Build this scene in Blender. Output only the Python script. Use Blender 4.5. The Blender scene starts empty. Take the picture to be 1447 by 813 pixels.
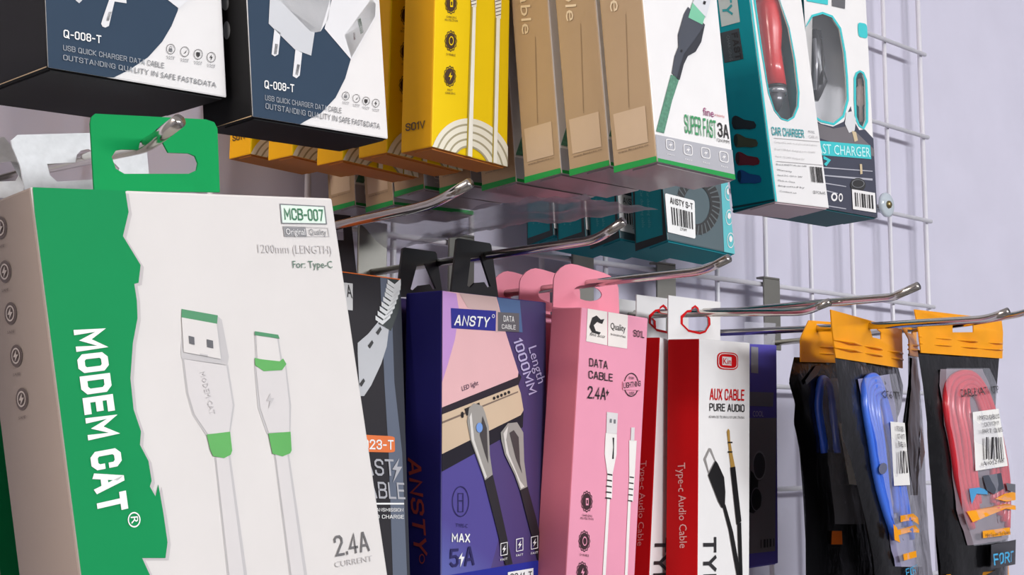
import bpy, bmesh, math, random
import numpy as np
from mathutils import Matrix, Vector, noise

random.seed(7)
SC = bpy.context.scene
COL = SC.collection

# ------------------------------------------------------------------ camera
F_PX = 1734.5                                   # focal length in pixels of the 1447 x 813 frame
YAW, PITCH, ROLL = .7142, .1184, .0044
CAM = np.array([-.9576, -.5581, 1.4474])
CX, CY = 723.5, 406.5
def _basis():
    f = np.array([math.sin(YAW)*math.cos(PITCH), math.cos(YAW)*math.cos(PITCH), math.sin(PITCH)])
    r = np.array([math.cos(YAW), -math.sin(YAW), 0.]); u = np.cross(r, f)
    c, s = math.cos(ROLL), math.sin(ROLL)
    return np.array([c*r+s*u, -s*r+c*u, f])
RB = _basis()
cd = bpy.data.cameras.new('camera'); cam = bpy.data.objects.new('camera', cd); COL.objects.link(cam)
cd.sensor_fit = 'HORIZONTAL'; cd.sensor_width = 36; cd.lens = F_PX/1447*36; cd.clip_start = .01
m = Matrix.Identity(4)
for i in range(3):
    m[i][0], m[i][1], m[i][2], m[i][3] = RB[0][i], RB[1][i], -RB[2][i], CAM[i]
cam.matrix_world = m
SC.camera = cam

# ------------------------------------------------------------------ world, lamps, exposure
SC.view_settings.view_transform = 'Standard'; SC.view_settings.look = 'None'
SC.view_settings.gamma = 1; SC.view_settings.use_curve_mapping = False
SC.view_settings.exposure = 0.0
w = bpy.data.worlds.new('world'); SC.world = w; w.use_nodes = True
w.node_tree.nodes['Background'].inputs[0].default_value = (.80, .80, .9, 1)
w.node_tree.nodes['Background'].inputs[1].default_value = .25
LAMPS = [((.75, -2.55, 2.42), (1.2, .30), 34, (.96, .98, 1.)),
         ((-.65, -2.6, 2.42), (1.2, .30), 40, (.98, .98, 1.)),
         ((-2.35, -.75, 2.42), (.30, 1.0), 44, (1., .88, .76))]
for loc, sz, e, colr in LAMPS:
    ld = bpy.data.lights.new('ceiling_lamp', 'AREA'); ld.shape = 'RECTANGLE'; ld.size, ld.size_y = sz
    ld.energy = e; ld.color = colr
    lo = bpy.data.objects.new('ceiling_lamp', ld); COL.objects.link(lo)
    lo.location = (loc[0], loc[1], loc[2]-.03)
    if sz[0] > 1: lo.location.z -= .09; lo.rotation_euler.x = math.radians(40)      # battens turned towards the display

# ------------------------------------------------------------------ pixel helpers
def ray(px): return RB.T @ np.array([(px[0]-CX)/F_PX, -(px[1]-CY)/F_PX, 1.])
def atY(px, Y):
    d = ray(px); return CAM + d*((Y-CAM[1])/d[1])
def atX(px, X):
    d = ray(px); return CAM + d*((X-CAM[0])/d[0])

# ------------------------------------------------------------------ materials
def lin(c):
    c = c/255.
    return c/12.92 if c <= .04045 else ((c+.055)/1.055)**2.4
MATS = {}
def mat(rgb, rough=.45, metal=0., coat=0., var=.03, bump=.0, scale=60., alpha=1., trans=0., spec=.5):
    key = (tuple(rgb), rough, metal, coat, var, bump, scale, alpha, trans, spec)
    if key in MATS: return MATS[key]
    M = bpy.data.materials.new('surface_%d' % len(MATS)); M.use_nodes = True
    nt = M.node_tree; b = nt.nodes['Principled BSDF']
    col = tuple(lin(v) for v in rgb)
    b.inputs['Roughness'].default_value = rough; b.inputs['Metallic'].default_value = metal
    b.inputs['Coat Weight'].default_value = coat; b.inputs['Coat Roughness'].default_value = .12
    b.inputs['Alpha'].default_value = alpha; b.inputs['Transmission Weight'].default_value = trans
    b.inputs['Specular IOR Level'].default_value = spec
    tc = nt.nodes.new('ShaderNodeTexCoord'); n = nt.nodes.new('ShaderNodeTexNoise')
    n.inputs['Scale'].default_value = scale; n.inputs['Detail'].default_value = 4
    nt.links.new(tc.outputs['Object'], n.inputs['Vector'])
    r = nt.nodes.new('ShaderNodeValToRGB')
    r.color_ramp.elements[0].position = .3; r.color_ramp.elements[1].position = .7
    r.color_ramp.elements[0].color = tuple(max(0, v*(1-var)) for v in col)+(1,)
    r.color_ramp.elements[1].color = tuple(min(1, v*(1+var)) for v in col)+(1,)
    nt.links.new(n.outputs['Fac'], r.inputs['Fac']); nt.links.new(r.outputs['Color'], b.inputs['Base Color'])
    if bump:
        bp = nt.nodes.new('ShaderNodeBump'); bp.inputs['Strength'].default_value = bump; bp.inputs['Distance'].default_value = .001
        nt.links.new(n.outputs['Fac'], bp.inputs['Height']); nt.links.new(bp.outputs['Normal'], b.inputs['Normal'])
    MATS[key] = M
    return M
def ramp_mat(name, stops, axis, lo, hi, rough=.35, mix=None):
    """printed gradient along object axis (a printed artwork's own colours)"""
    M = bpy.data.materials.new(name); M.use_nodes = True; nt = M.node_tree; b = nt.nodes['Principled BSDF']
    b.inputs['Roughness'].default_value = rough
    tc = nt.nodes.new('ShaderNodeTexCoord'); dp = nt.nodes.new('ShaderNodeVectorMath'); dp.operation = 'DOT_PRODUCT'
    dp.inputs[1].default_value = axis
    mr = nt.nodes.new('ShaderNodeMapRange'); mr.inputs['From Min'].default_value = lo; mr.inputs['From Max'].default_value = hi
    r = nt.nodes.new('ShaderNodeValToRGB')
    while len(r.color_ramp.elements) < len(stops): r.color_ramp.elements.new(.5)
    for e, (p, c) in zip(r.color_ramp.elements, stops): e.position = p; e.color = tuple(lin(v) for v in c)+(1,)
    nt.links.new(tc.outputs['Object'], dp.inputs[0]); nt.links.new(dp.outputs['Value'], mr.inputs['Value'])
    nt.links.new(mr.outputs['Result'], r.inputs['Fac']); nt.links.new(r.outputs['Color'], b.inputs['Base Color'])
    return M
def film(rgb=(235, 238, 245), alpha=.09, rough=.08):
    return mat(rgb, rough, alpha=alpha, var=.0, bump=.15, scale=90)
CARD = dict(rough=.58, var=.015, spec=.15)
WHITE = mat((233, 231, 230), **CARD); INK = mat((28, 26, 28), .5); GREY = mat((120, 122, 126), .5)
CHROME = mat((205, 200, 192), .16, 1., var=.02); STEEL = mat((132, 130, 124), .42, .85, var=.12, scale=25)
ORNG = mat((232, 112, 30), .45); KRAFT = mat((205, 190, 160), .6)

# ------------------------------------------------------------------ mesh helpers
def tag_obj(o, label, cat, group=None, kind=None):
    o['label'] = label; o['category'] = cat
    if group: o['group'] = group
    if kind: o['kind'] = kind
    return o
def mesh_obj(name, verts, faces, mats, fm=None, parent=None, smooth=False):
    me = bpy.data.meshes.new(name); me.from_pydata([tuple(v) for v in verts], [], faces)
    for mm in (mats if isinstance(mats, (list, tuple)) else [mats]): me.materials.append(mm)
    if fm: me.polygons.foreach_set('material_index', fm)
    if smooth: me.polygons.foreach_set('use_smooth', [True]*len(me.polygons))
    me.update()
    o = bpy.data.objects.new(name, me); COL.objects.link(o)
    if parent: o.parent = parent
    return o
def bm_obj(name, bm, mats, parent=None, smooth=False):
    me = bpy.data.meshes.new(name); bm.to_mesh(me); bm.free()
    for mm in (mats if isinstance(mats, (list, tuple)) else [mats]): me.materials.append(mm)
    if smooth: me.polygons.foreach_set('use_smooth', [True]*len(me.polygons))
    o = bpy.data.objects.new(name, me); COL.objects.link(o)
    if parent: o.parent = parent
    return o
def empty(name, loc=(0, 0, 0), rot=(0, 0, 0)):
    o = bpy.data.objects.new(name, None); COL.objects.link(o); o.empty_display_size = .01
    o.location = loc; o.rotation_euler = rot
    return o
def box_geo(lo, hi, bev=.0, seg=2):
    bm = bmesh.new(); bmesh.ops.create_cube(bm, size=1)
    for v in bm.verts:
        v.co = Vector([(lo[i]+hi[i])/2 + v.co[i]*(hi[i]-lo[i]) for i in range(3)])
    if bev: bmesh.ops.bevel(bm, geom=bm.edges[:], offset=bev, segments=seg, affect='EDGES', profile=.5)
    return bm
def tube_geo(pts, rad, n=10, caps=True):
    """swept tube; rad may be a list"""
    pts = [Vector(p) for p in pts]; V = []; Fc = []
    rads = rad if isinstance(rad, (list, tuple)) else [rad]*len(pts)
    up = None
    for i, p in enumerate(pts):
        t = (pts[min(i+1, len(pts)-1)]-pts[max(i-1, 0)]).normalized()
        if up is None:
            up = t.orthogonal().normalized()
        up = (up - t*up.dot(t)).normalized(); s = t.cross(up)
        for k in range(n):
            a = 2*math.pi*k/n; V.append(p + (up*math.cos(a)+s*math.sin(a))*rads[i])
    for i in range(len(pts)-1):
        for k in range(n):
            Fc.append((i*n+k, i*n+(k+1) % n, (i+1)*n+(k+1) % n, (i+1)*n+k))
    if caps:
        Fc.append(tuple(range(n))[::-1]); Fc.append(tuple((len(pts)-1)*n+k for k in range(n)))
    return V, Fc
def lathe_geo(prof, n=24):
    V = []; Fc = []
    for r, z in prof:
        for k in range(n):
            a = 2*math.pi*k/n; V.append((r*math.cos(a), r*math.sin(a), z))
    for i in range(len(prof)-1):
        for k in range(n):
            Fc.append((i*n+k, i*n+(k+1) % n, (i+1)*n+(k+1) % n, (i+1)*n+k))
    Fc.append(tuple(range(n))[::-1]); Fc.append(tuple((len(prof)-1)*n+k for k in range(n)))
    return V, Fc
def _eval(cu):
    o = bpy.data.objects.new('tmp', cu); COL.objects.link(o)
    dg = bpy.context.evaluated_depsgraph_get(); ev = o.evaluated_get(dg); me = ev.to_mesh()
    V = [tuple(v.co) for v in me.vertices]; Fc = [tuple(p.vertices) for p in me.polygons]
    ev.to_mesh_clear(); bpy.data.objects.remove(o); bpy.data.curves.remove(cu)
    return V, Fc
def fill_geo(loops, ext=0.):
    cu = bpy.data.curves.new('tmp', 'CURVE'); cu.dimensions = '2D'; cu.fill_mode = 'BOTH'; cu.extrude = ext
    for lp in loops:
        s = cu.splines.new('POLY'); s.points.add(len(lp)-1); s.use_cyclic_u = True
        for q, pt in zip(s.points, lp): q.co = (pt[0]*100, pt[1]*100, 0, 1)
    cu.extrude = ext*100
    V, Fc = _eval(cu)
    return [(a/100, b/100, c/100) for a, b, c in V], Fc
TXT = {}
# block capitals drawn as strokes, for the heavy printed words
GL = {'A': [[(0, 0), (.27, 1), (.33, 1), (.6, 0)], [(.1, .3), (.5, .3)]],
      'B': [[(0, 0), (0, 1), (.42, 1), (.56, .88), (.56, .64), (.42, .53), (0, .53)], [(.42, .53), (.58, .4), (.58, .13), (.42, 0), (0, 0)]],
      'C': [[(.56, .72), (.56, .86), (.42, 1), (.14, 1), (0, .86), (0, .14), (.14, 0), (.42, 0), (.56, .14), (.56, .28)]],
      'D': [[(0, 0), (0, 1), (.4, 1), (.57, .84), (.57, .16), (.4, 0), (0, 0)]],
      'E': [[(.5, 1), (0, 1), (0, 0), (.5, 0)], [(0, .52), (.43, .52)]], 'F': [[(.5, 1), (0, 1), (0, 0)], [(0, .5), (.42, .5)]],
      'G': [[(.56, .74), (.56, .86), (.42, 1), (.14, 1), (0, .86), (0, .14), (.14, 0), (.42, 0), (.56, .14), (.56, .46), (.32, .46)]],
      'H': [[(0, 0), (0, 1)], [(.56, 0), (.56, 1)], [(0, .5), (.56, .5)]], 'I': [[(0, 0), (0, 1)]],
      'K': [[(0, 0), (0, 1)], [(.54, 1), (.06, .48), (.56, 0)]], 'L': [[(0, 1), (0, 0), (.48, 0)]],
      'M': [[(0, 0), (0, 1), (.36, .3), (.72, 1), (.72, 0)]], 'N': [[(0, 0), (0, 1), (.56, 0), (.56, 1)]],
      'O': [[(.14, 0), (0, .14), (0, .86), (.14, 1), (.44, 1), (.58, .86), (.58, .14), (.44, 0), (.14, 0)]],
      'P': [[(0, 0), (0, 1), (.42, 1), (.56, .87), (.56, .6), (.42, .46), (0, .46)]],
      'Q': [[(.14, 0), (0, .14), (0, .86), (.14, 1), (.44, 1), (.58, .86), (.58, .14), (.44, 0), (.14, 0)], [(.36, .24), (.64, -.08)]],
      'R': [[(0, 0), (0, 1), (.42, 1), (.56, .87), (.56, .62), (.42, .49), (0, .49)], [(.34, .49), (.58, 0)]],
      'S': [[(.54, .76), (.54, .87), (.4, 1), (.14, 1), (0, .87), (0, .66), (.14, .53), (.4, .49), (.54, .36), (.54, .13), (.4, 0), (.14, 0), (0, .13), (0, .25)]],
      'T': [[(0, 1), (.56, 1)], [(.28, 1), (.28, 0)]], 'U': [[(0, 1), (0, .14), (.14, 0), (.42, 0), (.56, .14), (.56, 1)]],
      'V': [[(0, 1), (.29, 0), (.58, 1)]], 'X': [[(0, 0), (.56, 1)], [(0, 1), (.56, 0)]], 'Y': [[(0, 1), (.28, .45), (.56, 1)], [(.28, .45), (.28, 0)]],
      'Z': [[(0, 1), (.54, 1), (0, 0), (.54, 0)]], '-': [[(0, .45), (.3, .45)]], '.': [[(0, 0), (0, .06)]],
      '0': [[(.13, 0), (0, .14), (0, .86), (.13, 1), (.37, 1), (.5, .86), (.5, .14), (.37, 0), (.13, 0)]], '1': [[(0, .8), (.16, 1), (.16, 0)]],
      '2': [[(0, .76), (0, .87), (.13, 1), (.38, 1), (.5, .87), (.5, .66), (0, 0), (.52, 0)]],
      '3': [[(0, .8), (0, .87), (.13, 1), (.37, 1), (.5, .87), (.5, .64), (.37, .52), (.2, .52)], [(.37, .52), (.5, .38), (.5, .13), (.37, 0), (.13, 0), (0, .13), (0, .22)]],
      '4': [[(.4, 0), (.4, 1), (0, .27), (.54, .27)]], '5': [[(.48, 1), (.03, 1), (0, .56), (.34, .6), (.5, .46), (.5, .14), (.36, 0), (.13, 0), (0, .14)]],
      '7': [[(0, 1), (.5, 1), (.18, 0)]],
      '8': [[(.13, .53), (0, .66), (0, .87), (.13, 1), (.37, 1), (.5, .87), (.5, .66), (.37, .53), (.13, .53), (0, .4), (0, .13), (.13, 0), (.37, 0), (.5, .13), (.5, .4), (.37, .53)]]}
def stroke_geo(s, t):
    k = ('#', s, t)
    if k in TXT: return TXT[k]
    V = []; Fc = []; x = 0
    for ch in s:
        if ch == ' ': x += .40; continue
        g = GL[ch]; wd = max(q[0] for pl in g for q in pl); h = t/2
        for m_, pl in enumerate(g):
            Q = [np.array((x+h+a, h+b*(1-t))) for a, b in pl]; closed = pl[0] == pl[-1] and len(pl) > 3
            if closed: Q = Q[:-1]
            N = len(Q); D = [(Q[(k+1) % N]-Q[k])/np.linalg.norm(Q[(k+1) % N]-Q[k]) for k in range(N if closed else N-1)]
            base = len(V)
            for k in range(N):
                d0 = D[k-1] if (closed or k > 0) else D[0]; d1 = D[k] if (closed or k < N-1) else D[-1]
                n0 = np.array((-d0[1], d0[0])); n1 = np.array((-d1[1], d1[0])); mt = (n0+n1)/max(.35, 1+float(n0 @ n1))*h
                c = Q[k]
                if not closed and k == 0: c = c-d1*h*(1 if abs(d1[0]*d1[1]) > .01 or len(pl) > 2 else 1)*.95
                if not closed and k == N-1: c = c+d0*h*.95
                V += [tuple(c-mt)+(m_*.00002,), tuple(c+mt)+(m_*.00002,)]
            for k in range(N if closed else N-1):
                a, b = base+2*k, base+2*((k+1) % N); Fc.append((a, b, b+1, a+1))
        x += wd+t+.13
    w_ = max(v[0] for v in V)
    TXT[k] = ([(a/w_, b, c) for a, b, c in V], Fc)
    return TXT[k]
def text_geo(s, bold=0., res=2):
    if bold >= .01 and all(c == ' ' or c in GL for c in s): return stroke_geo(s, .10+2.6*bold)
    k = (s, 0., res); bold = 0.
    if k not in TXT:
        cu = bpy.data.curves.new('tmp', 'FONT'); cu.body = s; cu.offset = bold; cu.resolution_u = res; cu.fill_mode = 'FRONT'
        V, Fc = _eval(cu)
        cu = bpy.data.curves.new('tmp', 'FONT'); cu.body = 'E'; cu.offset = bold; cu.resolution_u = 1
        E_, _ = _eval(cu); y0 = min(v[1] for v in E_); h = max(v[1] for v in E_)-y0
        x0 = min(v[0] for v in V); wd = max(v[0] for v in V)-x0
        TXT[k] = ([((v[0]-x0)/wd, (v[1]-y0)/h, 0.) for v in V], Fc)
    return TXT[k]
def copy_tree(o, parent=None):
    c = o.copy(); COL.objects.link(c)
    if parent: c.parent = parent
    for ch in list(o.children): copy_tree(ch, c)
    return c
def ell(cx, cy, rx, ry, n=20, a0=0, a1=2*math.pi):
    return [(cx+rx*math.cos(a0+(a1-a0)*k/n), cy+ry*math.sin(a0+(a1-a0)*k/n)) for k in range(n)]
def rrect(q, r=.25, n=5):
    """quad of four pixels with rounded corners (r = share of the sides)"""
    out = []
    q = [np.array(p, float) for p in q]
    for i in range(4):
        p, a, b = q[i], q[i-1], q[(i+1) % 4]
        s, e = p+(a-p)*r, p+(b-p)*r
        for k in range(n+1):
            t = k/n; out.append(tuple((1-t)**2*s + 2*t*(1-t)*p + t*t*e))
    return out

def pose(rot):
    y, p, r = [math.radians(v) for v in rot]
    return Matrix.Rotation(y, 3, 'Z') @ Matrix.Rotation(p, 3, 'X') @ Matrix.Rotation(r, 3, 'Y')

SUB = {'hole_outline': 'hang_tag', 'barcode': 'sticker', 'zip_ridge': 'header', 'window_film': 'front_panel', 'window_border': 'front_panel', 'tuck_flap': 'carton', 'window': 'pouch', 'window_backing': 'pouch'}
class Pack:
    """a hanging package: local origin at the middle of the front top edge, x right, y to the wall, z up"""
    def __init__(s, name, label, cat, pos, rot, W, H, D, group=None):
        s.W, s.H, s.D = W, H, D
        R = pose(rot)
        s.e = empty(name); s.e.matrix_world = Matrix.Translation(pos) @ R.to_4x4()
        tag_obj(s.e, label, cat, group)
        s.R = np.array(R); s.P = np.array(pos, float); s.parts = {}
        s.faces = {'F': ((0, 0, 0), (1, 0, 0), (0, 0, 1), (0, -1, 0), (-W/2, W/2), (-H, 0)),
                   'L': ((-W/2, 0, 0), (0, -1, 0), (0, 0, 1), (-1, 0, 0), (-D, 0), (-H, 0)),
                   'G': ((0, D, 0), (1, 0, 0), (0, 0, 1), (0, -1, 0), (-1, 1), (-1, 1)),
                   'M': ((0, D/2, 0), (1, 0, 0), (0, 0, 1), (0, -1, 0), (-1, 1), (-1, 1))}
    def uv(s, face, px, clamp=True):
        o, u, v, n, bu, bv = s.faces[face]
        o, u, v, n = map(np.array, (o, u, v, n))
        C = s.R.T @ (CAM-s.P); d = s.R.T @ ray(px)
        q = C + d*(n @ (o-C))/(n @ d) - o
        a, b = q @ u, q @ v
        if clamp: a = min(max(a, bu[0]+.0002), bu[1]-.0002); b = min(max(b, bv[0]+.0002), bv[1]-.0002)
        return a, b
    def loc(s, face, x, y, z=0.):
        o, u, v, n = [np.array(k, float) for k in s.faces[face][:4]]
        return tuple(o+u*x+v*y+n*z)
    def world(s, p): return s.P + s.R @ np.array(p)
    def add(s, part, material, V, Fc):
        Vs, Fs, Ms, Mi = s.parts.setdefault(part, ([], [], [], []))
        if material not in Ms: Ms.append(material)
        b = len(Vs); Vs += list(V); Fs += [tuple(b+i for i in f) for f in Fc]; Mi += [Ms.index(material)]*len(Fc)
    def poly(s, part, material, face, loops, layer=1, px=True, ext=0.):
        if not isinstance(loops[0][0], (tuple, list, np.ndarray)): loops = [loops]
        if px: loops = [[s.uv(face, p) for p in lp] for lp in loops]
        V, Fc = fill_geo(loops, ext)
        off = .00012*layer
        s.add(part, material, [s.loc(face, x, y, z+off) for x, y, z in V], Fc)
    def text(s, part, material, face, body, p0, p1, p2, layer=3, bold=0., ital=0., res=2):
        s.nt = getattr(s, 'nt', 0)+1; part = '%s#%d' % (part, s.nt)
        V, Fc = text_geo(body, bold, res)
        a, b, c = [np.array(s.uv(face, p, False)) for p in (p0, p1, p2)]
        pts = [(a+(b-a)*(x+ital*y)+(c-a)*y, z) for x, y, z in V]
        s.add(part, material, [s.loc(face, q[0], q[1], .00012*layer+z) for q, z in pts], Fc)
    def bars(s, part, material, face, quad, n=12, layer=4, seed=1, vertical=True, frac=.5):
        rnd = random.Random(seed); q = [np.array(p, float) for p in quad]   # TL TR BR BL
        ws = [rnd.uniform(.4, 1.6) for _ in range(2*n)]; tot = sum(ws); x = 0
        for i, wv in enumerate(ws):
            if i % 2 == 0:
                a, b = x/tot, (x+wv)/tot
                if vertical: pts = [q[0]+(q[1]-q[0])*a, q[0]+(q[1]-q[0])*b, q[3]+(q[2]-q[3])*b, q[3]+(q[2]-q[3])*a]
                else: pts = [q[0]+(q[3]-q[0])*a, q[0]+(q[3]-q[0])*b, q[1]+(q[2]-q[1])*b, q[1]+(q[2]-q[1])*a]
                s.poly(part, material, face, [tuple(p) for p in pts], layer)
            x += wv
    def ring(s, part, material, face, cx, cy, rx, ry, t=.2, layer=3, n=20):
        s.poly(part, material, face, [ell(cx, cy, rx, ry, n), ell(cx, cy, rx*(1-t), ry*(1-t), n)], layer)
    def disc(s, part, material, face, cx, cy, rx, ry, layer=3, n=18):
        s.poly(part, material, face, ell(cx, cy, rx, ry, n), layer)
    def carton(s, front, side, bottom=None, top=None, open_front=False):
        bottom = bottom or side; top = top or front
        bm = box_geo((-s.W/2, 0, -s.H), (s.W/2, s.D, 0), .0007, 2)
        ms = [front, side, bottom, top]
        bm.normal_update(); kill = []
        for f in bm.faces:
            n = f.normal; k = max(range(3), key=lambda i: abs(n[i]))
            f.material_index = (1, 0, 2)[k] if not (k == 2 and n.z > 0) else 3
            if k == 1 and n.y > 0: f.material_index = 1
            if open_front and n.y < -.99: kill.append(f)
        if kill: bmesh.ops.delete(bm, geom=kill, context='FACES')
        s.body = bm_obj('carton', bm, ms, s.e)
        # tuck flap closing the bottom, a hair proud of it
        f = box_geo((-s.W/2+.0015, .0012, -s.H-.0005), (s.W/2-.0015, s.D*.62, -s.H+.0003))
        bm_obj('tuck_flap', f, bottom, s.e)
        return s
    def tagpoly(s, material, outline, hole, face='G', ext=.00028, off=0, part='hang_tag', px=True):
        if px:
            outline = [s.uv(face, p, False) for p in outline]; hole = [s.uv(face, p, False) for p in hole]
        V, Fc = fill_geo([outline, hole], ext)
        s.add(part, material, [s.loc(face, x, y, z+off) for x, y, z in V], Fc)
    def plain_tag(s, material, h=.034, wd=None, face='G'):
        wd = wd or s.W*.8; r = .006
        o = [(-wd/2, -.004), (wd/2, -.004), (wd/2, h-r), (wd/2-r*.3, h-r*.3), (wd/2-r, h), (-wd/2+r, h), (-wd/2+r*.3, h-r*.3), (-wd/2, h-r)]
        hl = ell(0, h*.5, .013, .0045, 16)
        s.tagpoly(material, o, hl, face, px=False)
        return s.world(s.loc(face, 0, h*.5+.0018))
    def finish(s):
        done = {c.name.split('.')[0]: c for c in s.e.children}
        for name, (V, Fc, Ms, Mi) in s.parts.items():
            o = mesh_obj(name.split('#')[0], V, Fc, Ms, Mi, s.e); done.setdefault(o.name.split('.')[0], o)
        for o in list(s.e.children):
            up = done.get(SUB.get(o.name.split('.')[0]))
            if up: o.parent = up
        s.parts = {}
        return s.e

# ------------------------------------------------------------------ the room
def slab(name, lo, hi, material):
    o = bm_obj(name, box_geo(lo, hi), material); o['kind'] = 'structure'; return o
WALLP = mat((205, 202, 218), .62, var=.025, bump=.25, scale=22)
PLAIN = mat((150, 150, 156), .7, var=.02)
WY = .013
slab('wall_back', (-2.6, WY, 0), (2.1, WY+.1, 2.5), WALLP)
slab('wall_left', (-2.7, -3.1, 0), (-2.6, WY+.1, 2.5), PLAIN)
slab('wall_right', (2.1, -3.1, 0), (2.2, WY+.1, 2.5), PLAIN)
slab('wall_front', (-2.7, -3.2, 0), (2.2, -3.1, 2.5), PLAIN)
slab('floor', (-2.7, -3.2, -.1), (2.2, WY+.1, 0), mat((92, 90, 90), .5, var=.08, scale=8))
slab('ceiling', (-2.7, -3.2, 2.5), (2.2, WY+.1, 2.6), mat((225, 224, 222), .8))
LIT = bpy.data.materials.new('lit_diffuser'); LIT.use_nodes = True
LIT.node_tree.nodes['Principled BSDF'].inputs['Emission Color'].default_value = (1, .98, .95, 1)
LIT.node_tree.nodes['Principled BSDF'].inputs['Emission Strength'].default_value = 3
for (loc, sz, e, colr), lb in zip(LAMPS, ('long ceiling light on the right, out of frame', 'long ceiling light behind the viewer, out of frame', 'warm ceiling light on the left, out of frame')):
    r = empty('ceiling_light', (loc[0], loc[1], 2.5)); tag_obj(r, lb, 'light')
    bm_obj('frame', box_geo((-sz[0]/2-.02, -sz[1]/2-.02, -.05), (sz[0]/2+.02, sz[1]/2+.02, 0), .004), WHITE, r)
    bm_obj('diffuser', box_geo((-sz[0]/2, -sz[1]/2, -.056), (sz[0]/2, sz[1]/2, -.05)), LIT, r)

# ------------------------------------------------------------------ the wire grid
GW, GH, GZ = .0562, .0744, 1.78
WIRE = mat((222, 220, 226), .35, var=.03)
grid = empty('wire_grid_panel', (0, 0, GZ-.9)); tag_obj(grid, 'white wire grid panel fixed to the lavender wall', 'wire grid')
def wire(p, q, r=.0019):
    V, Fc = tube_geo([Vector(p)-grid.location, Vector(q)-grid.location], r, 10)
    mesh_obj('wire', V, Fc, WIRE, None, grid, True)
ztop, zbot, xl = GZ+3*GH, GZ-12*GH, -23*GW
for k in range(24):
    x = -k*GW; wire((x, 0, zbot), (x, 0, ztop), .0021 if k in (0, 23) else .0018)
for k in range(-3, 13):
    z = GZ-k*GH; wire((xl-.003, -.0034, z), (.003, -.0034, z), .0018)
# clear plastic washer with its screw holding the grid
wc = atY((1251, 290), -.007)
wsh = empty('grid_washer', tuple(wc)); tag_obj(wsh, 'round clear plastic washer screwed over a wire beside the car charger boxes', 'washer')
V, Fc = lathe_geo([(.0102, 0), (.0102, .0018), (.0085, .003), (.003, .003)], 28)
o = mesh_obj('disc', V, Fc, mat((205, 215, 222), .12, alpha=.85, var=.02), None, wsh, True); o.rotation_euler = (math.pi/2, 0, 0)
V, Fc = lathe_geo([(.0032, .003), (.0032, .0042), (.002, .0052), (.0006, .0052)], 16)
o = mesh_obj('screw_head', V, Fc, mat((150, 135, 95), .35, .9), None, wsh, True); o.rotation_euler = (math.pi/2, 0, 0)
V, Fc = lathe_geo([(.0016, -.012), (.0016, .003)], 10)
o = mesh_obj('screw', V, Fc, STEEL, None, wsh, True); o.rotation_euler = (math.pi/2, 0, 0)

# ------------------------------------------------------------------ hooks
def hook(label, X, pts, r=.0021, plate=None, plate_mat=STEEL, group='chrome display hooks', zplate=None, twin=()):
    """pts = list of (y, z) from the wall to the tip"""
    y0, z0 = pts[0]
    root = empty('display_hook', (X, -.006, z0)); tag_obj(root, label, 'hook', group)
    L = lambda y, z: (0, y+.006, z-z0)
    P = [L(-.007, z0)] + [L(*p) for p in pts[1:]]
    # round the bend
    Q = [P[0]]
    for i in range(1, len(P)-1):
        a, b, c = Vector(P[i-1]), Vector(P[i]), Vector(P[i+1])
        s = b+(a-b).normalized()*min(.007, (a-b).length*.45); e = b+(c-b).normalized()*min(.007, (c-b).length*.45)
        for k in range(7):
            t = k/6; Q.append((1-t)**2*s+2*t*(1-t)*b+t*t*e)
    Q.append(P[-1])
    V, Fc = tube_geo(Q, r, 14)
    mesh_obj('prong', V, Fc, CHROME, None, root, True)
    for dx, more in twin:
        V, Fc = tube_geo([(dx, L(*q)[1], L(*q)[2]) for q in more], r, 14); mesh_obj('prong', V, Fc, CHROME, None, root, True)
    # back plate hooked over a grid wire
    zt = (zplate if zplate is not None else z0+.034)-z0
    bm = box_geo((-.0095, -.0018, -.005), (.0095, -.0002, zt+.001), .0004, 1)
    bp = bm_obj('back_plate', bm, plate_mat, root)
    bm = box_geo((-.0095, -.0018, zt+.0008), (.0095, .0056, zt+.0024), .0004, 1)
    bm_obj('plate_lip', bm, plate_mat, bp)
    return root
def hook_px(label, X, pxs, **k):
    z0 = atX(pxs[1], X)[2]-.0005 if pxs[0] is None else atX(pxs[0], X)[2]
    return hook(label, X, [(0, z0)] + [tuple(atX(p, X)[1:]) for p in pxs[1:]], **k)
H3Z = GZ-3*GH
XD, XA, XP, XX, XC, XB = -.666, -.581, -.519, -.421, -.343, -.228
hook_px('chrome hook above the dark fast cable box, tip bent up under the yellow boxes', XD, [None, (500, 313), (588, 294.5), (617, 286), (664, 259)], zplate=H3Z+.003)
hook_px('chrome hook carrying the blue and purple data cable boxes', XA, [(515, 387), (704, 359), (842, 339), (881, 313)], zplate=H3Z+.003)
hook_px('chrome hook carrying the pink data cable boxes', XP, [(640, 424), (900, 393), (995, 383), (1030, 365)], zplate=H3Z+.003)
TW = [tuple(atX(q, XX+.007)[1:]) for q in ((1041, 440), (1180, 427), (1258, 420.5), (1264, 419), (1298, 404))]
hook_px('two-pronged chrome hook through the red and white audio cable tags', XX, [(812, 449), (992, 443), (1138, 441), (1172, 427)], zplate=H3Z+.003, twin=[(.007, [(-.007, atX((812, 449), XX)[2]+.002)]+TW)])
hook_px('long hook through the blue patch cable bags', XC, [(930, 474), (1020, 470.5), (1228, 461), (1395, 451), (1425, 440)], zplate=H3Z+.003)
hook_px('hook through the red patch cable bag running out at the right', XB, [(1080, 486), (1355, 459), (1447, 443), (1475, 430)], zplate=H3Z+.003)

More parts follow.
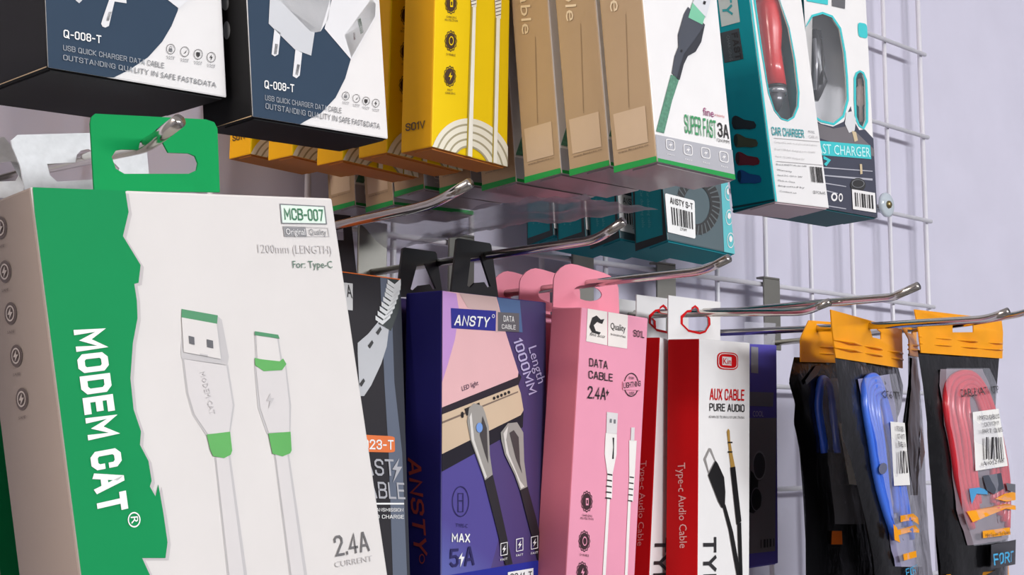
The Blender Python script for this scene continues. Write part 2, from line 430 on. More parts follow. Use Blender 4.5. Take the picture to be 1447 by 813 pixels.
# ------------------------------------------------------------------ generic prints
def scallop(cx, cy, rx, ry, n=48, amp=.07, k=12):
    return [(cx+rx*(1+amp*math.cos(k*a))*math.cos(a), cy+ry*(1+amp*math.cos(k*a))*math.sin(a)) for a in [2*math.pi*i/n for i in range(n)]]
def seal(P, face, cx, cy, rx, ry, caption, dark, light, sym='bolt', part='icon', cap_dy=6, cap_h=3.2):
    part = 'icon#%d' % int(cy*10)
    P.poly(part, dark, face, [scallop(cx, cy, rx*1.22, ry*1.22), scallop(cx, cy, rx*1.1, ry*1.1)], 2)
    P.disc(part, dark, face, cx, cy, rx, ry, 2)
    if sym == 'bolt': P.poly(part, light, face, [(cx+rx*.15, cy-ry*.55), (cx-rx*.4, cy+ry*.1), (cx, cy+ry*.1), (cx-rx*.15, cy+ry*.6), (cx+rx*.45, cy-ry*.1), (cx+rx*.05, cy-ry*.1)], 4)
    elif sym == 'shield': P.ring(part, light, face, cx, cy, rx*.5, ry*.55, .25, 4)
    else: P.poly(part, light, face, [[(cx-rx*.3, cy-ry*.4), (cx+rx*.3, cy-ry*.4), (cx+rx*.3, cy+ry*.45), (cx-rx*.3, cy+ry*.45)], [(cx-rx*.15, cy-ry*.2), (cx+rx*.15, cy-ry*.2), (cx+rx*.15, cy+ry*.25), (cx-rx*.15, cy+ry*.25)]], 4)
    y = cy+ry*1.22+cap_dy
    for ln in caption:
        P.text('caption', dark, face, ln, (cx-len(ln)*.9, y), (cx+len(ln)*.9, y+1.5), (cx-len(ln)*.9, y-cap_h), 3, res=1); y += cap_h+1.2
BOLT = [(.55, 1), (.1, .45), (.42, .45), (.3, 0), (.85, .6), (.52, .6)]

# ================================================================== the big white and green cable box (front left)
GREEN = mat((10, 140, 80), **CARD); GREEN_TAG = mat((2, 150, 80), **CARD); LEAF = mat((88, 168, 84), .45)
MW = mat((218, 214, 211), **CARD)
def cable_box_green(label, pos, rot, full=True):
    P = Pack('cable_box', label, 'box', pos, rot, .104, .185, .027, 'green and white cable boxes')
    P.carton(MW, mat((160, 146, 138), **CARD))  # side card greyed to stand for the shade that falls on it
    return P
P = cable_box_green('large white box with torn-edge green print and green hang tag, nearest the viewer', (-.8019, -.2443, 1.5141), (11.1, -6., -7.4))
torn = [(176.5, 271), (181, 300), (173, 334), (198, 375), (195, 400), (189, 401.5), (192.6, 425), (193.6, 450), (187, 485), (183.5, 535), (188, 579), (198.5, 610), (197, 629), (209, 652), (213.5, 680), (211, 688), (219, 702), (223, 685), (230, 725), (236, 767), (233, 789), (200, 789), (211, 813), (222, 850), (215, 900)]
P.poly('print_shadow', mat((196, 190, 190), **CARD), 'F', [(100, 262)] + [(x+5, y+3) for x, y in torn] + [(80, 900)], 1)
P.poly('green_print', GREEN, 'F', [(44, 255), (177, 255)] + torn + [(60, 1000), (0, 700), (0, 300)], 2)
W_INK = mat((244, 244, 242), .4)
P.text('lettering', W_INK, 'F', 'MODEM CAT', (102, 467), (137, 729), (145, 463), 4, .05)
P.ring('trademark_ring#1', W_INK, 'F', 188, 735, 9, 11, .18, 4); P.text('lettering', W_INK, 'F', 'R', (183, 731), (184.5, 741), (193, 730), 4)
BODY = mat((212, 208, 207), **CARD); LINE = mat((194, 191, 191), **CARD); DARKG = mat((92, 92, 96), .5)
MET = mat((214, 212, 212), **CARD)
# usb plug picture
u = 'usb_plug_print'
P.poly(u, LINE, 'F', [(258, 449), (306, 446), (313, 452), (323, 505), (321, 516), (309, 518), (256, 507), (255, 498)], 1)
P.poly(u, mat((70, 140, 96), .5), 'F', [(256, 437), (307, 446), (306, 458), (255.5, 449)], 2)
P.poly(u, MW, 'F', [(255.5, 449), (305, 458), (311, 508), (258.5, 498)], 3)
for q in ([(265, 475), (273, 477), (273.5, 488), (266, 486)], [(290.5, 480), (299.5, 482), (300, 493), (291, 491)]): P.poly(u, DARKG, 'F', q, 4)
P.poly(u, LINE, 'F', [(281, 500), (292, 502), (292, 504), (281, 502)], 4)
P.poly(u, LINE, 'F', [(257, 507), (322, 516), (331, 573), (325, 612), (291, 616), (272, 587), (263, 556)], 1)
P.poly(u, BODY, 'F', [(259, 508), (319, 517), (328, 573), (323, 611), (293, 614), (274, 586), (265, 556)], 2)
P.poly(u, LEAF, 'F', [(291, 614.5), (324, 610.5), (327, 637), (325, 643), (315.5, 648), (300, 645), (296, 636)], 3)
P.poly(u, LINE, 'F', [(303, 647), (325, 643), (350, 822), (322, 822)], 1)
P.poly(u, BODY, 'F', [(304.5, 647), (322, 645), (345, 822), (324, 822)], 2)
P.text(u, LINE, 'F', 'MODEM CAT', (281, 527), (296, 587), (288, 525), 4, res=1)
u = 'type_c_plug_print'
P.poly(u, mat((70, 140, 96), .5), 'F', [(359, 468.5), (392, 473.6), (394, 479), (359, 474)], 3)
P.poly(u, LINE, 'F', [(359, 472), (393, 477), (399, 513), (361, 507)], 1)
P.poly(u, MW, 'F', [(361, 474), (391, 479), (396, 513), (363, 507)], 2)
P.poly(u, LEAF, 'F', [(359, 506), (359.5, 516.6), (371.6, 525), (397.4, 523.5), (403.6, 515), (399, 507), (394, 511), (366, 508)], 3)
P.poly(u, LINE, 'F', [(359, 517), (404, 516), (411, 573), (410, 612), (377, 614), (364, 577)], 1)
P.poly(u, BODY, 'F', [(361, 519), (402, 518), (408, 573), (408, 611), (379, 612), (367, 577)], 2)
P.poly(u, LEAF, 'F', [(378, 613), (409.5, 610.5), (411, 637), (409, 641), (398, 645.5), (384, 641.5)], 3)
P.poly(u, LINE, 'F', [(387, 643), (408, 641), (435, 822), (410, 822)], 1)
P.poly(u, BODY, 'F', [(388.5, 643), (405, 641), (430, 822), (412, 822)], 2)
P.poly(u, LINE, 'F', [(381, 556), (375, 567), (380, 567), (378, 578), (386, 563), (381, 563)], 4)
b = 'model_badge'
P.poly(b, GREY, 'F', [[(394.5, 288), (458.5, 291.5), (461.5, 317.5), (397, 316.5)], [(396, 289.5), (457.3, 292.8), (460, 316), (398.4, 315)]], 2)
P.poly(b, mat((225, 240, 228), **CARD), 'F', [(396, 289.5), (457.3, 292.8), (460, 316), (398.4, 315)], 1)
P.text('lettering', mat((52, 120, 84), .5), 'F', 'MCB-007', (401.5, 311), (457, 313), (400, 294), 3, .015)
P.poly(b, LINE, 'F', [[(399, 320), (463, 322), (465, 335), (401, 335)], [(400, 321), (462, 323), (463.8, 334), (402, 334)]], 2)
P.poly(b, mat((135, 135, 137), .5), 'F', [(399, 320), (431, 321), (433, 335), (401, 335)], 2)
P.text('lettering', WHITE, 'F', 'Original', (403, 332), (430, 332.5), (402, 323.5), 4)
P.text('lettering', GREY, 'F', 'Quality', (436, 332), (460, 332.5), (435, 324), 4)
P.text('lettering', mat((200, 197, 197), .5), 'F', '1200mm (LENGTH)', (364, 357.5), (468, 359), (363, 345.5), 3)
P.text('lettering', mat((88, 120, 104), .5), 'F', 'For: Type-C', (413, 379), (469, 379), (412, 369), 3)
P.text('lettering', mat((105, 103, 104), .5), 'F', '2.4A', (474, 787), (522, 779), (470, 758), 3, .01)
P.text('lettering', mat((192, 189, 189), .5), 'F', 'CURRENT', (472.4, 802.5), (525.4, 793), (471.5, 794.5), 3)
SINK = mat((96, 82, 78), .5)
for cx, cy, sy in ((2, 322, 'bolt'), (8, 384, 'bolt'), (16, 443, 'lock'), (24, 503, 'shield'), (32, 564, 'bolt')):
    P.disc('icon', SINK, 'L', cx, cy, 8.5, 16, 2); P.ring('icon', mat((196, 184, 176), .5), 'L', cx, cy, 6, 11.5, .2, 3)
    P.poly('icon', mat((196, 184, 176), .5), 'L', [(cx+1, cy-8), (cx-3, cy+2), (cx, cy+2), (cx-1, cy+9), (cx+4, cy-2), (cx+1, cy-2)], 4)
    P.text('caption', SINK, 'L', 'SAFE', (cx-4, cy+29), (cx+6, cy+27), (cx-4, cy+25), 3, res=1)
to = [(132.5, 270), (127, 175), (128.5, 166), (134, 161), (290, 169), (302, 173), (306.5, 182), (310, 272)]
th = [(157, 222), (163, 213), (172, 211.5), (195, 212), (197, 201), (206, 193.5), (218, 192), (228, 199), (237, 216), (266, 217), (275, 221), (279, 231), (277, 241), (266, 246), (175, 246), (163, 239)]
P.tagpoly(GREEN_TAG, to, th)
P.finish()
XM = float(P.world(P.loc('G', *P.uv('G', (207, 207), False)))[0])
hook_px('chrome hook with upturned tip through the green hang tag', XM, [(-60, 266), (68, 236.5), (208, 206), (253, 171)], zplate=atX((-60, 266), XM)[2]+.036)
# two more boxes of the same kind behind it on the hook
BACKT = mat((222, 224, 226), .55, var=.06, scale=400)
for dy, dz, dyaw, lb, o, h in (
    (.047, .003, -5, 'green and white cable box with pale hang tag, just behind the largest box',
     [(35, 268), (28, 235), (17, 208), (15, 199), (24, 191), (132, 188), (205, 192), (212, 270)], [(66, 232), (106, 230), (108, 219), (114, 213), (124, 211), (134, 216), (137, 228), (160, 230), (168, 238), (165, 252), (80, 257), (70, 248)]),
    (.092, .002, -9, 'rearmost cable box behind the largest box, grey hang tag at the frame edge',
     [(-78, 280), (-82, 205), (-74, 196), (6, 194), (22, 215), (34, 262), (30, 280)], [(-40, 243), (-30, 234), (15, 228), (28, 231), (31, 240), (22, 256), (-30, 258)])):
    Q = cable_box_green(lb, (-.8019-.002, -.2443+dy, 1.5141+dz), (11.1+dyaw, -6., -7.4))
    Q.poly('green_print', GREEN, 'F', [Q.loc('F', x, z)[0::2] for x, z in ((-.0515, -.001), (-.018, -.001), (-.014, -.06), (-.018, -.12), (-.005, -.1845), (-.0515, -.1845))], 1, px=False)
    Q.tagpoly(BACKT, o, h)
    Q.finish()

# ================================================================== the dark fast cable box
P = Pack('cable_box', 'dark grey fast cable box with braided cable print and orange label', 'box', (-.6658, -.105, 1.518), (3., -5., .6), .070, .18, .030)
DK = mat((50, 48, 52), **CARD)
P.carton(DK, DK, top=ORNG)
P.poly('stripe_print', mat((104, 112, 128), **CARD), 'F', [(537, 388), (552, 391), (557, 540), (568, 640), (575, 815), (555, 815), (549, 640), (543, 540)], 1)
P.poly('stripe_print', mat((58, 60, 68), **CARD), 'F', [(552, 391), (570, 391), (590, 815), (575, 815), (568, 640), (557, 540)], 1)
P.poly('orange_edge', ORNG, 'F', [(470, 380), (566, 393), (566, 396), (470, 383.5)], 2)
CW, CK = mat((222, 224, 224), .5), mat((40, 48, 48), .5)
path = [(560, 397), (556, 415), (549, 435), (540, 455)]
for i in range(9):
    t = i/9*3; k = int(t); f = t-k
    x = path[k][0]+(path[k+1][0]-path[k][0])*f; y = path[k][1]+(path[k+1][1]-path[k][1])*f
    P.poly('cable_print', CW, 'F', [(x-13, y-2), (x-3, y+5), (x+8, y-5), (x+8, y+1), (x-3, y+11), (x-13, y+4)], 3)
P.poly('cable_print', CK, 'F', [(547, 394), (567, 396), (563, 440), (552, 468), (534, 458), (543, 430)], 2)
P.poly('connector_print', mat((190, 192, 196), .5), 'F', [(534, 455), (549, 466), (546, 490), (538, 515), (524, 545), (514, 560), (508, 560), (505, 500), (505, 485), (520, 472)], 2)
for cx, cy in ((534.5, 468), (523, 487), (511, 541)): P.poly('connector_print', INK, 'F', [(cx-4, cy+2), (cx+2, cy-6), (cx+4, cy-2), (cx-1, cy+6)], 4)
P.poly('sticker', mat((205, 205, 205), .5), 'F', [(470, 398), (498, 401), (498, 439), (470, 436)], 2)
P.text('lettering', INK, 'F', 'A', (490, 420), (497.5, 422), (488, 402), 4)
P.poly('orange_label', ORNG, 'F', rrect([(480, 613), (557, 617), (557.5, 640), (480, 638)], .12), 3)
P.text('lettering', W_INK, 'F', 'S023-T', (502, 635), (555, 636), (502, 621), 5, .02)
SIL = mat((176, 176, 182), .4)
P.text('lettering', SIL, 'F', 'FAST', (499, 672), (557, 673), (497, 648), 4, .01)
P.poly('bolt_mark#2', SIL, 'F', [(563, 648), (553, 664), (559, 665), (554, 683), (567, 660), (560, 660)], 5)
P.text('lettering', SIL, 'F', 'CABLE', (505, 704), (572, 706), (503, 680), 4, .01)
P.poly('bolt_mark#3', W_INK, 'F', [(500, 711), (570, 711), (570, 713.5), (500, 713.5)], 4)
P.text('lettering', W_INK, 'F', 'DATA TRANSMISSION', (500, 723), (569, 723.5), (500, 718), 4, .01, res=1)
P.text('lettering', W_INK, 'F', 'RAPID CHARGE', (512, 733), (570, 733.5), (512, 727.5), 4, .01, res=1)
P.tagpoly(DK, [(440, 400), (443, 300), (495, 305), (505, 400)], [(455, 318), (485, 320), (486, 340), (456, 338)])
P.finish()

# ================================================================== blue and purple data cable boxes
NAVY = mat((30, 28, 96), **CARD)
def purple_box(label, pos, rot):
    P = Pack('cable_box', label, 'box', pos, rot, .080, .18, .022, 'blue and purple data cable boxes')
    P.carton(ramp_mat('purple_print', [(0, (104, 106, 160)), (.35, (80, 64, 122)), (.7, (72, 62, 108)), (1, (72, 66, 108))], (1, 0, .35), -.09, .05), NAVY, top=mat((62, 52, 140), **CARD))
    return P
P = purple_box('blue data cable box picturing a phone with two metal plugs', (-.5829, -.1149, 1.512), (11.4, .4, -1.1))
ph = 'phone_print'
P.poly('blue_glow_print', ramp_mat('glow_print', [(0, (60, 70, 150)), (.5, (105, 120, 190)), (1, (84, 74, 150))], (.5, 0, .8), -.16, -.10), 'F', [(624, 660), (690, 630), (705, 760), (690, 815), (624, 815)], 1)
P.poly(ph, mat((232, 184, 186), **CARD), 'F', [(622, 411), (701, 420), (708, 445), (714, 470), (732, 526), (731, 535), (622, 578)], 2)
P.poly(ph, mat((196, 150, 210), **CARD), 'F', [(622, 411), (644, 415), (648, 440), (642, 480), (632, 515), (622, 540)], 3)
P.poly(ph, mat((205, 176, 172), **CARD), 'F', [(648, 414), (700, 420), (712, 468), (700, 470), (680, 440), (660, 435)], 3)
P.poly(ph, mat((50, 44, 52), **CARD), 'F', [(622, 576), (731, 533), (733, 528), (736, 533), (732, 544), (622, 586)], 3)
P.poly(ph, mat((86, 110, 150), **CARD), 'F', [(702, 421), (734, 425), (738, 470), (714, 468), (706, 440)], 2)
P.poly(ph, mat((212, 188, 160), **CARD), 'F', [(622, 586), (731, 544), (735, 556), (739, 580), (735, 587), (622, 642)], 3)
P.poly(ph, mat((130, 112, 100), **CARD), 'F', [(622, 596), (731, 553), (731, 555), (622, 599)], 4)
P.poly(ph, mat((40, 38, 46), **CARD), 'F', [(622, 642), (735, 587), (739, 582), (738, 604), (622, 667)], 3)
for k in range(5): P.disc(ph, INK, 'F', 697+k*5.2, 563-k*2.1, 1.8, 2.3, 5)
P.poly(ph, INK, 'F', [(655, 578), (676, 569), (678, 578), (658, 588)], 5)
for cx, cy in ((652, 588), (652, 585)): P.disc(ph, INK, 'F', cx, cy, 2, 3, 5)
P.poly('logo_badge', mat((36, 40, 140), .4), 'F', [(636, 435.6), (700, 439.6), (699.3, 468), (636.8, 464)], 4)
P.text('lettering', W_INK, 'F', 'ANSTY', (640, 460), (689, 463), (640.5, 445), 6, .02, .04)
P.ring('trademark_ring#4', W_INK, 'F', 695.5, 447, 2, 2.6, .3, 6)
P.poly('grey_badge', mat((98, 96, 100), .5), 'F', [(702.6, 441.3), (732.5, 443), (732.5, 469.5), (702.6, 468)], 4)
P.text('lettering', W_INK, 'F', 'DATA', (710, 454.6), (725, 455.6), (710, 446.3), 6, .01)
P.text('lettering', W_INK, 'F', 'CABLE', (707.5, 464.8), (727, 466), (707.5, 458.5), 6, .01)
LAV = mat((186, 178, 214), .5)
P.text('lettering', LAV, 'F', '1000MM', (724, 481), (746.5, 559), (736, 477), 4, .02)
P.text('lettering', LAV, 'F', 'Length', (745.5, 492), (759.5, 543), (756.5, 488), 4, .01)
P.text('lettering', mat((58, 38, 70), .5), 'F', 'LED light', (652, 553), (675, 544), (651, 546.5), 5)
PM, PMD, PML = mat((160, 156, 150), .4), mat((70, 66, 66), .4), mat((222, 218, 212), .35)
def plug(outline, hole, hi):
    P.poly('plug_print', PM, 'F', outline, 6); P.poly('plug_print', PMD, 'F', hole, 7); P.poly('plug_print', PML, 'F', hi, 8)
plug([(661, 577), (668, 570), (680, 574), (684, 584), (689, 603), (690.5, 643), (694.5, 671), (683.5, 679), (675, 655), (663.5, 623), (658.5, 596)],
     [(676, 615), (680, 588), (686, 605), (688, 655), (683, 640)], [(661, 590), (664, 583), (668, 622), (679, 655), (686, 674), (683, 677), (674, 650), (664, 622)])
P.disc('plug_print', mat((120, 160, 225), .4), 'F', 675, 604.5, 4.5, 7, 9)
plug([(706, 611.5), (716, 598.6), (729, 597), (737.8, 611.5), (739, 651.6), (743.5, 688), (733.5, 693), (726, 671.7), (712, 643), (707, 623)],
     [(718, 612), (724, 608), (731, 618), (733, 655), (736, 670), (727, 648)], [(709, 613), (716, 602), (713, 622), (717, 642), (733, 680), (739, 688), (734, 691), (726, 668), (713, 641)])
BLK = mat((32, 30, 36), .5)
P.poly('cable_print', BLK, 'F', [(683, 679), (695, 671), (703, 705), (713, 750), (723, 797), (713, 799), (700, 745)], 5)
P.poly('cable_print', BLK, 'F', [(733.5, 693), (744, 687), (757, 735), (769, 791), (759, 793), (746, 742)], 5)
NV2 = mat((36, 32, 92), .5)
P.ring('usb_icon', NV2, 'F', 650, 709, 12, 22, .07, 4)
P.poly('usb_icon', NV2, 'F', [[(646, 697), (654, 697), (654, 724), (646, 724)], [(647, 698), (653, 698), (653, 707), (647, 707)], [(647, 709), (653, 709), (653, 723), (647, 723)]], 4)
P.text('lettering', NV2, 'F', 'TYPE-C', (643, 745), (660, 746), (643, 740), 4)
P.text('lettering', W_INK, 'F', 'MAX', (637, 766), (663, 767), (637, 753.5), 5, .03)
P.text('lettering', NV2, 'F', '5', (634.7, 802), (647, 801), (634.7, 776), 5, .02); P.text('lettering', NV2, 'F', 'A', (655, 800.5), (669.5, 799), (655, 773), 5, .02)
P.poly('bolt_mark#5', W_INK, 'F', [(652, 781), (646.5, 790), (650, 790), (649, 802), (655, 787), (651, 787)], 5)
for cx, cy in ((710.6, 776), (732.7, 770), (753.6, 767)):
    P.poly('icon', W_INK, 'F', [[(cx-5, cy-8), (cx+5, cy-10), (cx+5, cy+8), (cx-5, cy+10)], [(cx-4.2, cy-7), (cx+4.2, cy-9), (cx+4.2, cy+7), (cx-4.2, cy+9)]], 6)
    P.poly('icon', W_INK, 'F', [(cx+2, cy-6), (cx-2.5, cy+1), (cx, cy+1), (cx-1.5, cy+6), (cx+3, cy-1), (cx+.5, cy-1)], 6)
    P.text('caption', W_INK, 'F', 'FAST', (cx-5, cy+17), (cx+5, cy+15), (cx-5, cy+14), 6, res=1)
P.poly('blue_band', mat((44, 50, 150), **CARD), 'F', [(622, 815), (772, 790), (772, 900), (622, 900)], 4)
P.poly('code_label', W_INK, 'F', [(716, 809), (752, 803), (752, 826), (716, 830)], 6)
P.text('lettering', INK, 'F', 'S041-T', (719, 823), (750, 819), (719, 811), 7, .01)
P.text('lettering', mat((140, 52, 44), .5), 'L', 'ANSTY', (577, 647), (586, 781), (595, 647), 3, .02, .03)
P.ring('trademark_ring#6', mat((140, 52, 44), .5), 'L', 597, 790, 4, 7, .25, 3)
HK = mat((30, 30, 32), .35)
hole = [(664, 364), (678, 362), (692, 405), (688, 407), (683, 399), (670, 400), (663, 407), (659, 404)]
P.tagpoly(HK, [(636, 418), (644.5, 339), (647, 337), (691, 344), (693, 347), (703, 420)], hole, 'M', .0006, part='plastic_hanger')
P.finish()
P = purple_box('blue data cable box behind the phone-print one, mostly hidden, black hanger showing', (-.5829+.002, -.1149+.038, 1.512), (11.4, .4, -1.1))
P.tagpoly(HK, [(560, 420), (568, 352), (571, 350), (614, 356), (616, 359), (625, 420)], [(588, 375), (600, 373), (615, 408), (611, 410), (606, 402), (591, 404), (583, 411), (579, 409)], 'M', .0006, part='plastic_hanger')
P.finish()

# ================================================================== pink data cable boxes
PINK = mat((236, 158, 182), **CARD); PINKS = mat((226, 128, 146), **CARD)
def pink_box(label, pos, rot):
    P = Pack('cable_box', label, 'box', pos, rot, .052, .18, .020, 'pink data cable boxes')
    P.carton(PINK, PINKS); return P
PP = (-.5175, -.13, 1.5076); PR = (4.5, 2.9, 1.9)
P = pink_box('pink data cable box with two white stickers and white cable print', PP, PR)
P.poly('sticker', mat((240, 232, 226), .5), 'F', [(830, 436), (857.6, 439), (857.6, 488.4), (827.8, 482.5)], 2)
P.poly('sticker', mat((240, 232, 226), .5), 'F', [(859, 440), (886.8, 444.7), (885.6, 493), (858.5, 489)], 2)
P.poly('logo', INK, 'F', [(832, 462), (836, 449), (842, 446), (848, 452), (853, 451), (850, 458), (843, 455), (838, 460), (841, 468), (848, 470), (846, 473), (836, 470)], 4)
P.text('lettering', INK, 'F', 'fine accs', (832, 474), (853, 478), (832, 469), 4, .02, .1, res=1)
P.text('lettering', INK, 'F', 'Quality', (862, 465), (883, 469), (862, 456), 4, .02)
P.text('lettering', INK, 'F', 'accessories', (862, 473.5), (883, 478), (862, 469.5), 4, .02, res=1)
P.text('lettering', INK, 'F', 'S01L', (894.5, 475.5), (909.5, 478), (894.5, 466), 4, .01)
P.text('lettering', INK, 'F', 'DATA', (832, 517.6), (858, 522), (832, 506), 4, .01)
P.text('lettering', INK, 'F', 'CABLE', (831, 534.8), (865, 539.5), (831, 523.7), 4, .01)
P.text('lettering', INK, 'F', '2.4A', (829.5, 563), (855, 565.5), (830.5, 545.5), 4, .01)
P.poly('bolt_mark#7', INK, 'F', [(858, 550), (855.5, 556), (857.5, 556), (856.5, 561), (860, 554), (858, 554)], 4)
P.poly('stamp', INK, 'F', [ell(891.5, 544, 10.5, 17), ell(891.5, 544, 9.6, 15.6)], 3)
P.poly('stamp', PINK, 'F', [(879, 539), (904, 539), (904, 552), (879, 551)], 4)
P.text('stamp', INK, 'F', 'LIGHTNING', (880, 549), (904, 546), (880, 541), 5, .02, res=1)
P.text('stamp', INK, 'F', 'FOR', (888, 536), (895, 536.5), (888, 532.5), 5, .01, res=1); P.text('stamp', INK, 'F', 'USB', (888, 558), (895, 558), (888, 554), 5, .01, res=1)
CWH = mat((244, 240, 236), .4)
def s8(pts): return [(770+x/3.489, 580+y/3.489) for x, y in pts]
cp = 'cable_print'
P.poly(cp, mat((226, 222, 222), .4), 'F', s8([(303, 8), (357, 15), (352, 117), (300, 112)]), 3)
for q in ([(317, 42), (327, 43), (326, 62), (316, 61)], [(336, 45), (346, 46), (345, 66), (335, 65)]): P.poly(cp, GREY, 'F', s8(q), 4)
P.poly(cp, CWH, 'F', s8([(297, 112), (352, 118), (351, 215), (332, 312), (328, 435), (300, 435), (305, 312), (292, 215)]), 3)
P.poly(cp, INK, 'F', s8([(330, 135), (338, 135), (336, 240), (328, 240), (333, 180)]), 4)
for k in range(5): P.poly(cp, INK, 'F', s8([(305-k*2.5, 312+k*29), (329-k*1.5, 316+k*29), (329-k*1.5, 323+k*29), (305-k*2.5, 319+k*29)]), 4)
P.poly(cp, CWH, 'F', s8([(304, 435), (318, 435), (296, 830), (281, 830)]), 3)
P.poly(cp, mat((226, 222, 222), .4), 'F', s8([(423, 85), (440, 85), (438, 152), (420, 150)]), 3)
P.poly(cp, CWH, 'F', s8([(413, 148), (450, 150), (440, 325), (432, 450), (408, 450), (413, 325)]), 3)
for k in range(5): P.poly(cp, INK, 'F', s8([(414-k*2, 326+k*29), (435-k*1.8, 329+k*29), (435-k*1.8, 335+k*29), (414-k*2, 332+k*29)]), 4)
P.poly(cp, CWH, 'F', s8([(407, 450), (421, 450), (404, 830), (391, 830)]), 3)
PK = mat((60, 30, 38), .5)
for (cx, cy), cap, sy in zip(((828.8, 709), (825.3, 765), (822.4, 809)), (('CHARGING', 'PROTECTION'), ('DURABLE',), ('FAST',)), ('lock', 'shield', 'bolt')):
    seal(P, 'F', cx, cy, 6.5, 12, cap, PK, PINK, sy)
def ptag(P, dx, dy, k=1.):
    o = [(781, 434), (782, 395), (784, 388), (791.5, 379), (799, 374.5), (806, 373), (815, 374.5), (852, 385.5), (862, 390), (871, 399), (873.5, 408), (874.5, 444)]
    h = ell(830, 414.5, 20, 11, 18)
    f = lambda q: [(781+dx+(x-781)*k, 434+dy+(y-434)*k) for x, y in q]
    P.tagpoly(mat((240, 150, 168), **CARD), f(o), f([(x, y+(x-830)*.12) for x, y in h]))
ptag(P, 0, 0); P.finish()
for i, (dy, dx, dty, k, lb) in enumerate(((.034, -48, 2, .93, 'pink cable box, second on its hook, tag behind the front pink tag'), (.064, -86, 3, .88, 'pink cable box nearest the wall, rearmost of the pink tags'))):
    Q = pink_box(lb, (PP[0]+.003, PP[1]+dy, PP[2]+.001*i), PR); ptag(Q, dx, dty, k); Q.finish()

# ================================================================== red and white audio cable boxes
RED = mat((206, 18, 24), **CARD)
def aux_box(label, pos, rot):
    P = Pack('cable_box', label, 'box', pos, rot, .051, .18, .021, 'red and white audio cable boxes')
    P.carton(WHITE, RED); return P
AP, AR = (-.4208, -.1205, 1.4992), (6.1, 1.8, -.6); A2, A2R = (-.4275, -.0935, 1.499), (15., 1.5, 3.8)
def aux_print(P, tagdx=0, k=1.):
    P.poly('logo_badge', RED, 'F', rrect([(1013, 497.5), (1042.5, 499), (1042.5, 523.5), (1013, 522)], .33), 2)
    P.poly('logo_badge', WHITE, 'F', [rrect([(1014.5, 499), (1041, 500.5), (1041, 522), (1014.5, 520.5)], .33), rrect([(1015.3, 500), (1040.2, 501.5), (1040.2, 521), (1015.3, 519.6)], .33)], 3)
    P.poly('logo_badge', WHITE, 'F', [(1020, 504), (1033, 505), (1033, 517), (1020, 516)], 3)
    P.text('lettering', RED, 'F', 'Kin', (1021, 514.5), (1032, 515.5), (1021, 506), 5, .02)
    P.text('lettering', RED, 'F', 'AUX CABLE', (1002.4, 565.4), (1051, 566.6), (1002.8, 549), 3, .02)
    P.text('lettering', INK, 'F', 'PURE AUDIO', (1002, 581), (1051.3, 582.5), (1002, 570), 3, .015)
    P.text('lettering', INK, 'F', 'ADVANCED TECHNOLOGY LINK STRONG', (1001, 591), (1051, 592), (1001, 587.5), 3, res=1)
    BK = mat((24, 22, 24), .4); GD = mat((176, 138, 70), .35)
    P.poly('plug_print', mat((150, 146, 144), .4), 'F', [(993.6, 649), (1001, 633.4), (1004, 634), (1010.5, 651), (1001, 671)], 3)
    P.poly('plug_print', WHITE, 'F', [(996.5, 649), (1001.5, 638), (1008, 652), (1000.5, 666)], 4)
    P.poly('plug_print', BK, 'F', [(999.6, 671.7), (1010, 651), (1013, 655), (1022, 674.7), (1023.8, 695.6), (1023, 716.5), (1019, 718), (1014, 709)], 5)
    P.poly('cable_print', BK, 'F', [(1020, 715), (1024, 713), (1035, 752), (1042, 790), (1050, 835), (1044, 835), (1036, 790), (1029, 750)], 4)
    P.poly('plug_print', GD, 'F', [(1026.5, 610), (1028.5, 606), (1030.4, 609), (1031, 622), (1034, 640), (1038, 660), (1032, 661.5), (1029.5, 640), (1028, 624)], 3)
    for yy in (624.5, 638): P.poly('plug_print', BK, 'F', [(1027.5, yy), (1034, yy), (1034, yy+2), (1027.5, yy+2)], 4)
    P.poly('plug_print', BK, 'F', [(1031, 661), (1038, 659.5), (1046.8, 737), (1040, 742)], 4)
    P.poly('cable_print', BK, 'F', [(1041, 741), (1046.4, 738), (1049, 835), (1044.5, 835)], 4)
    P.text('lettering', mat((42, 40, 42), .5), 'F', 'TYPE-C', (993, 759), (993, 905), (1011.6, 759), 3, .03)
    P.text('lettering', mat((238, 200, 196), .5), 'L', 'Type-c Audio Cable', (958.2, 655), (961, 775), (968.5, 654), 3)
P = aux_box('red and white audio cable box with jack plug print, front of its hook', AP, AR)
aux_print(P)
def auxtag(P, dx=0, dy=0, k=1.):
    f = lambda q: [(944+dx+(x-944)*k, 418+dy+(y-418)*k) for x, y in q]
    o = f([(943.5, 481), (944, 417.5), (1017.5, 427), (1017, 483)])
    def h(g): return f([(964-g, 458), (964-g, 450-g), (970, 442-g), (976, 441-g), (976.5, 438-g), (981.5, 434.5-g), (986, 438.5-g), (987, 442-g), (993, 443-g), (999.5+g, 450), (1000+g, 459), (996, 467+g), (988, 469.5+g), (972, 466+g)])
    P.tagpoly(WHITE, o, h(0), ext=.0003)
    V = [h(3.2), h(0)]
    P.poly('hole_outline', RED, 'G', V, 4)
auxtag(P); P.finish()
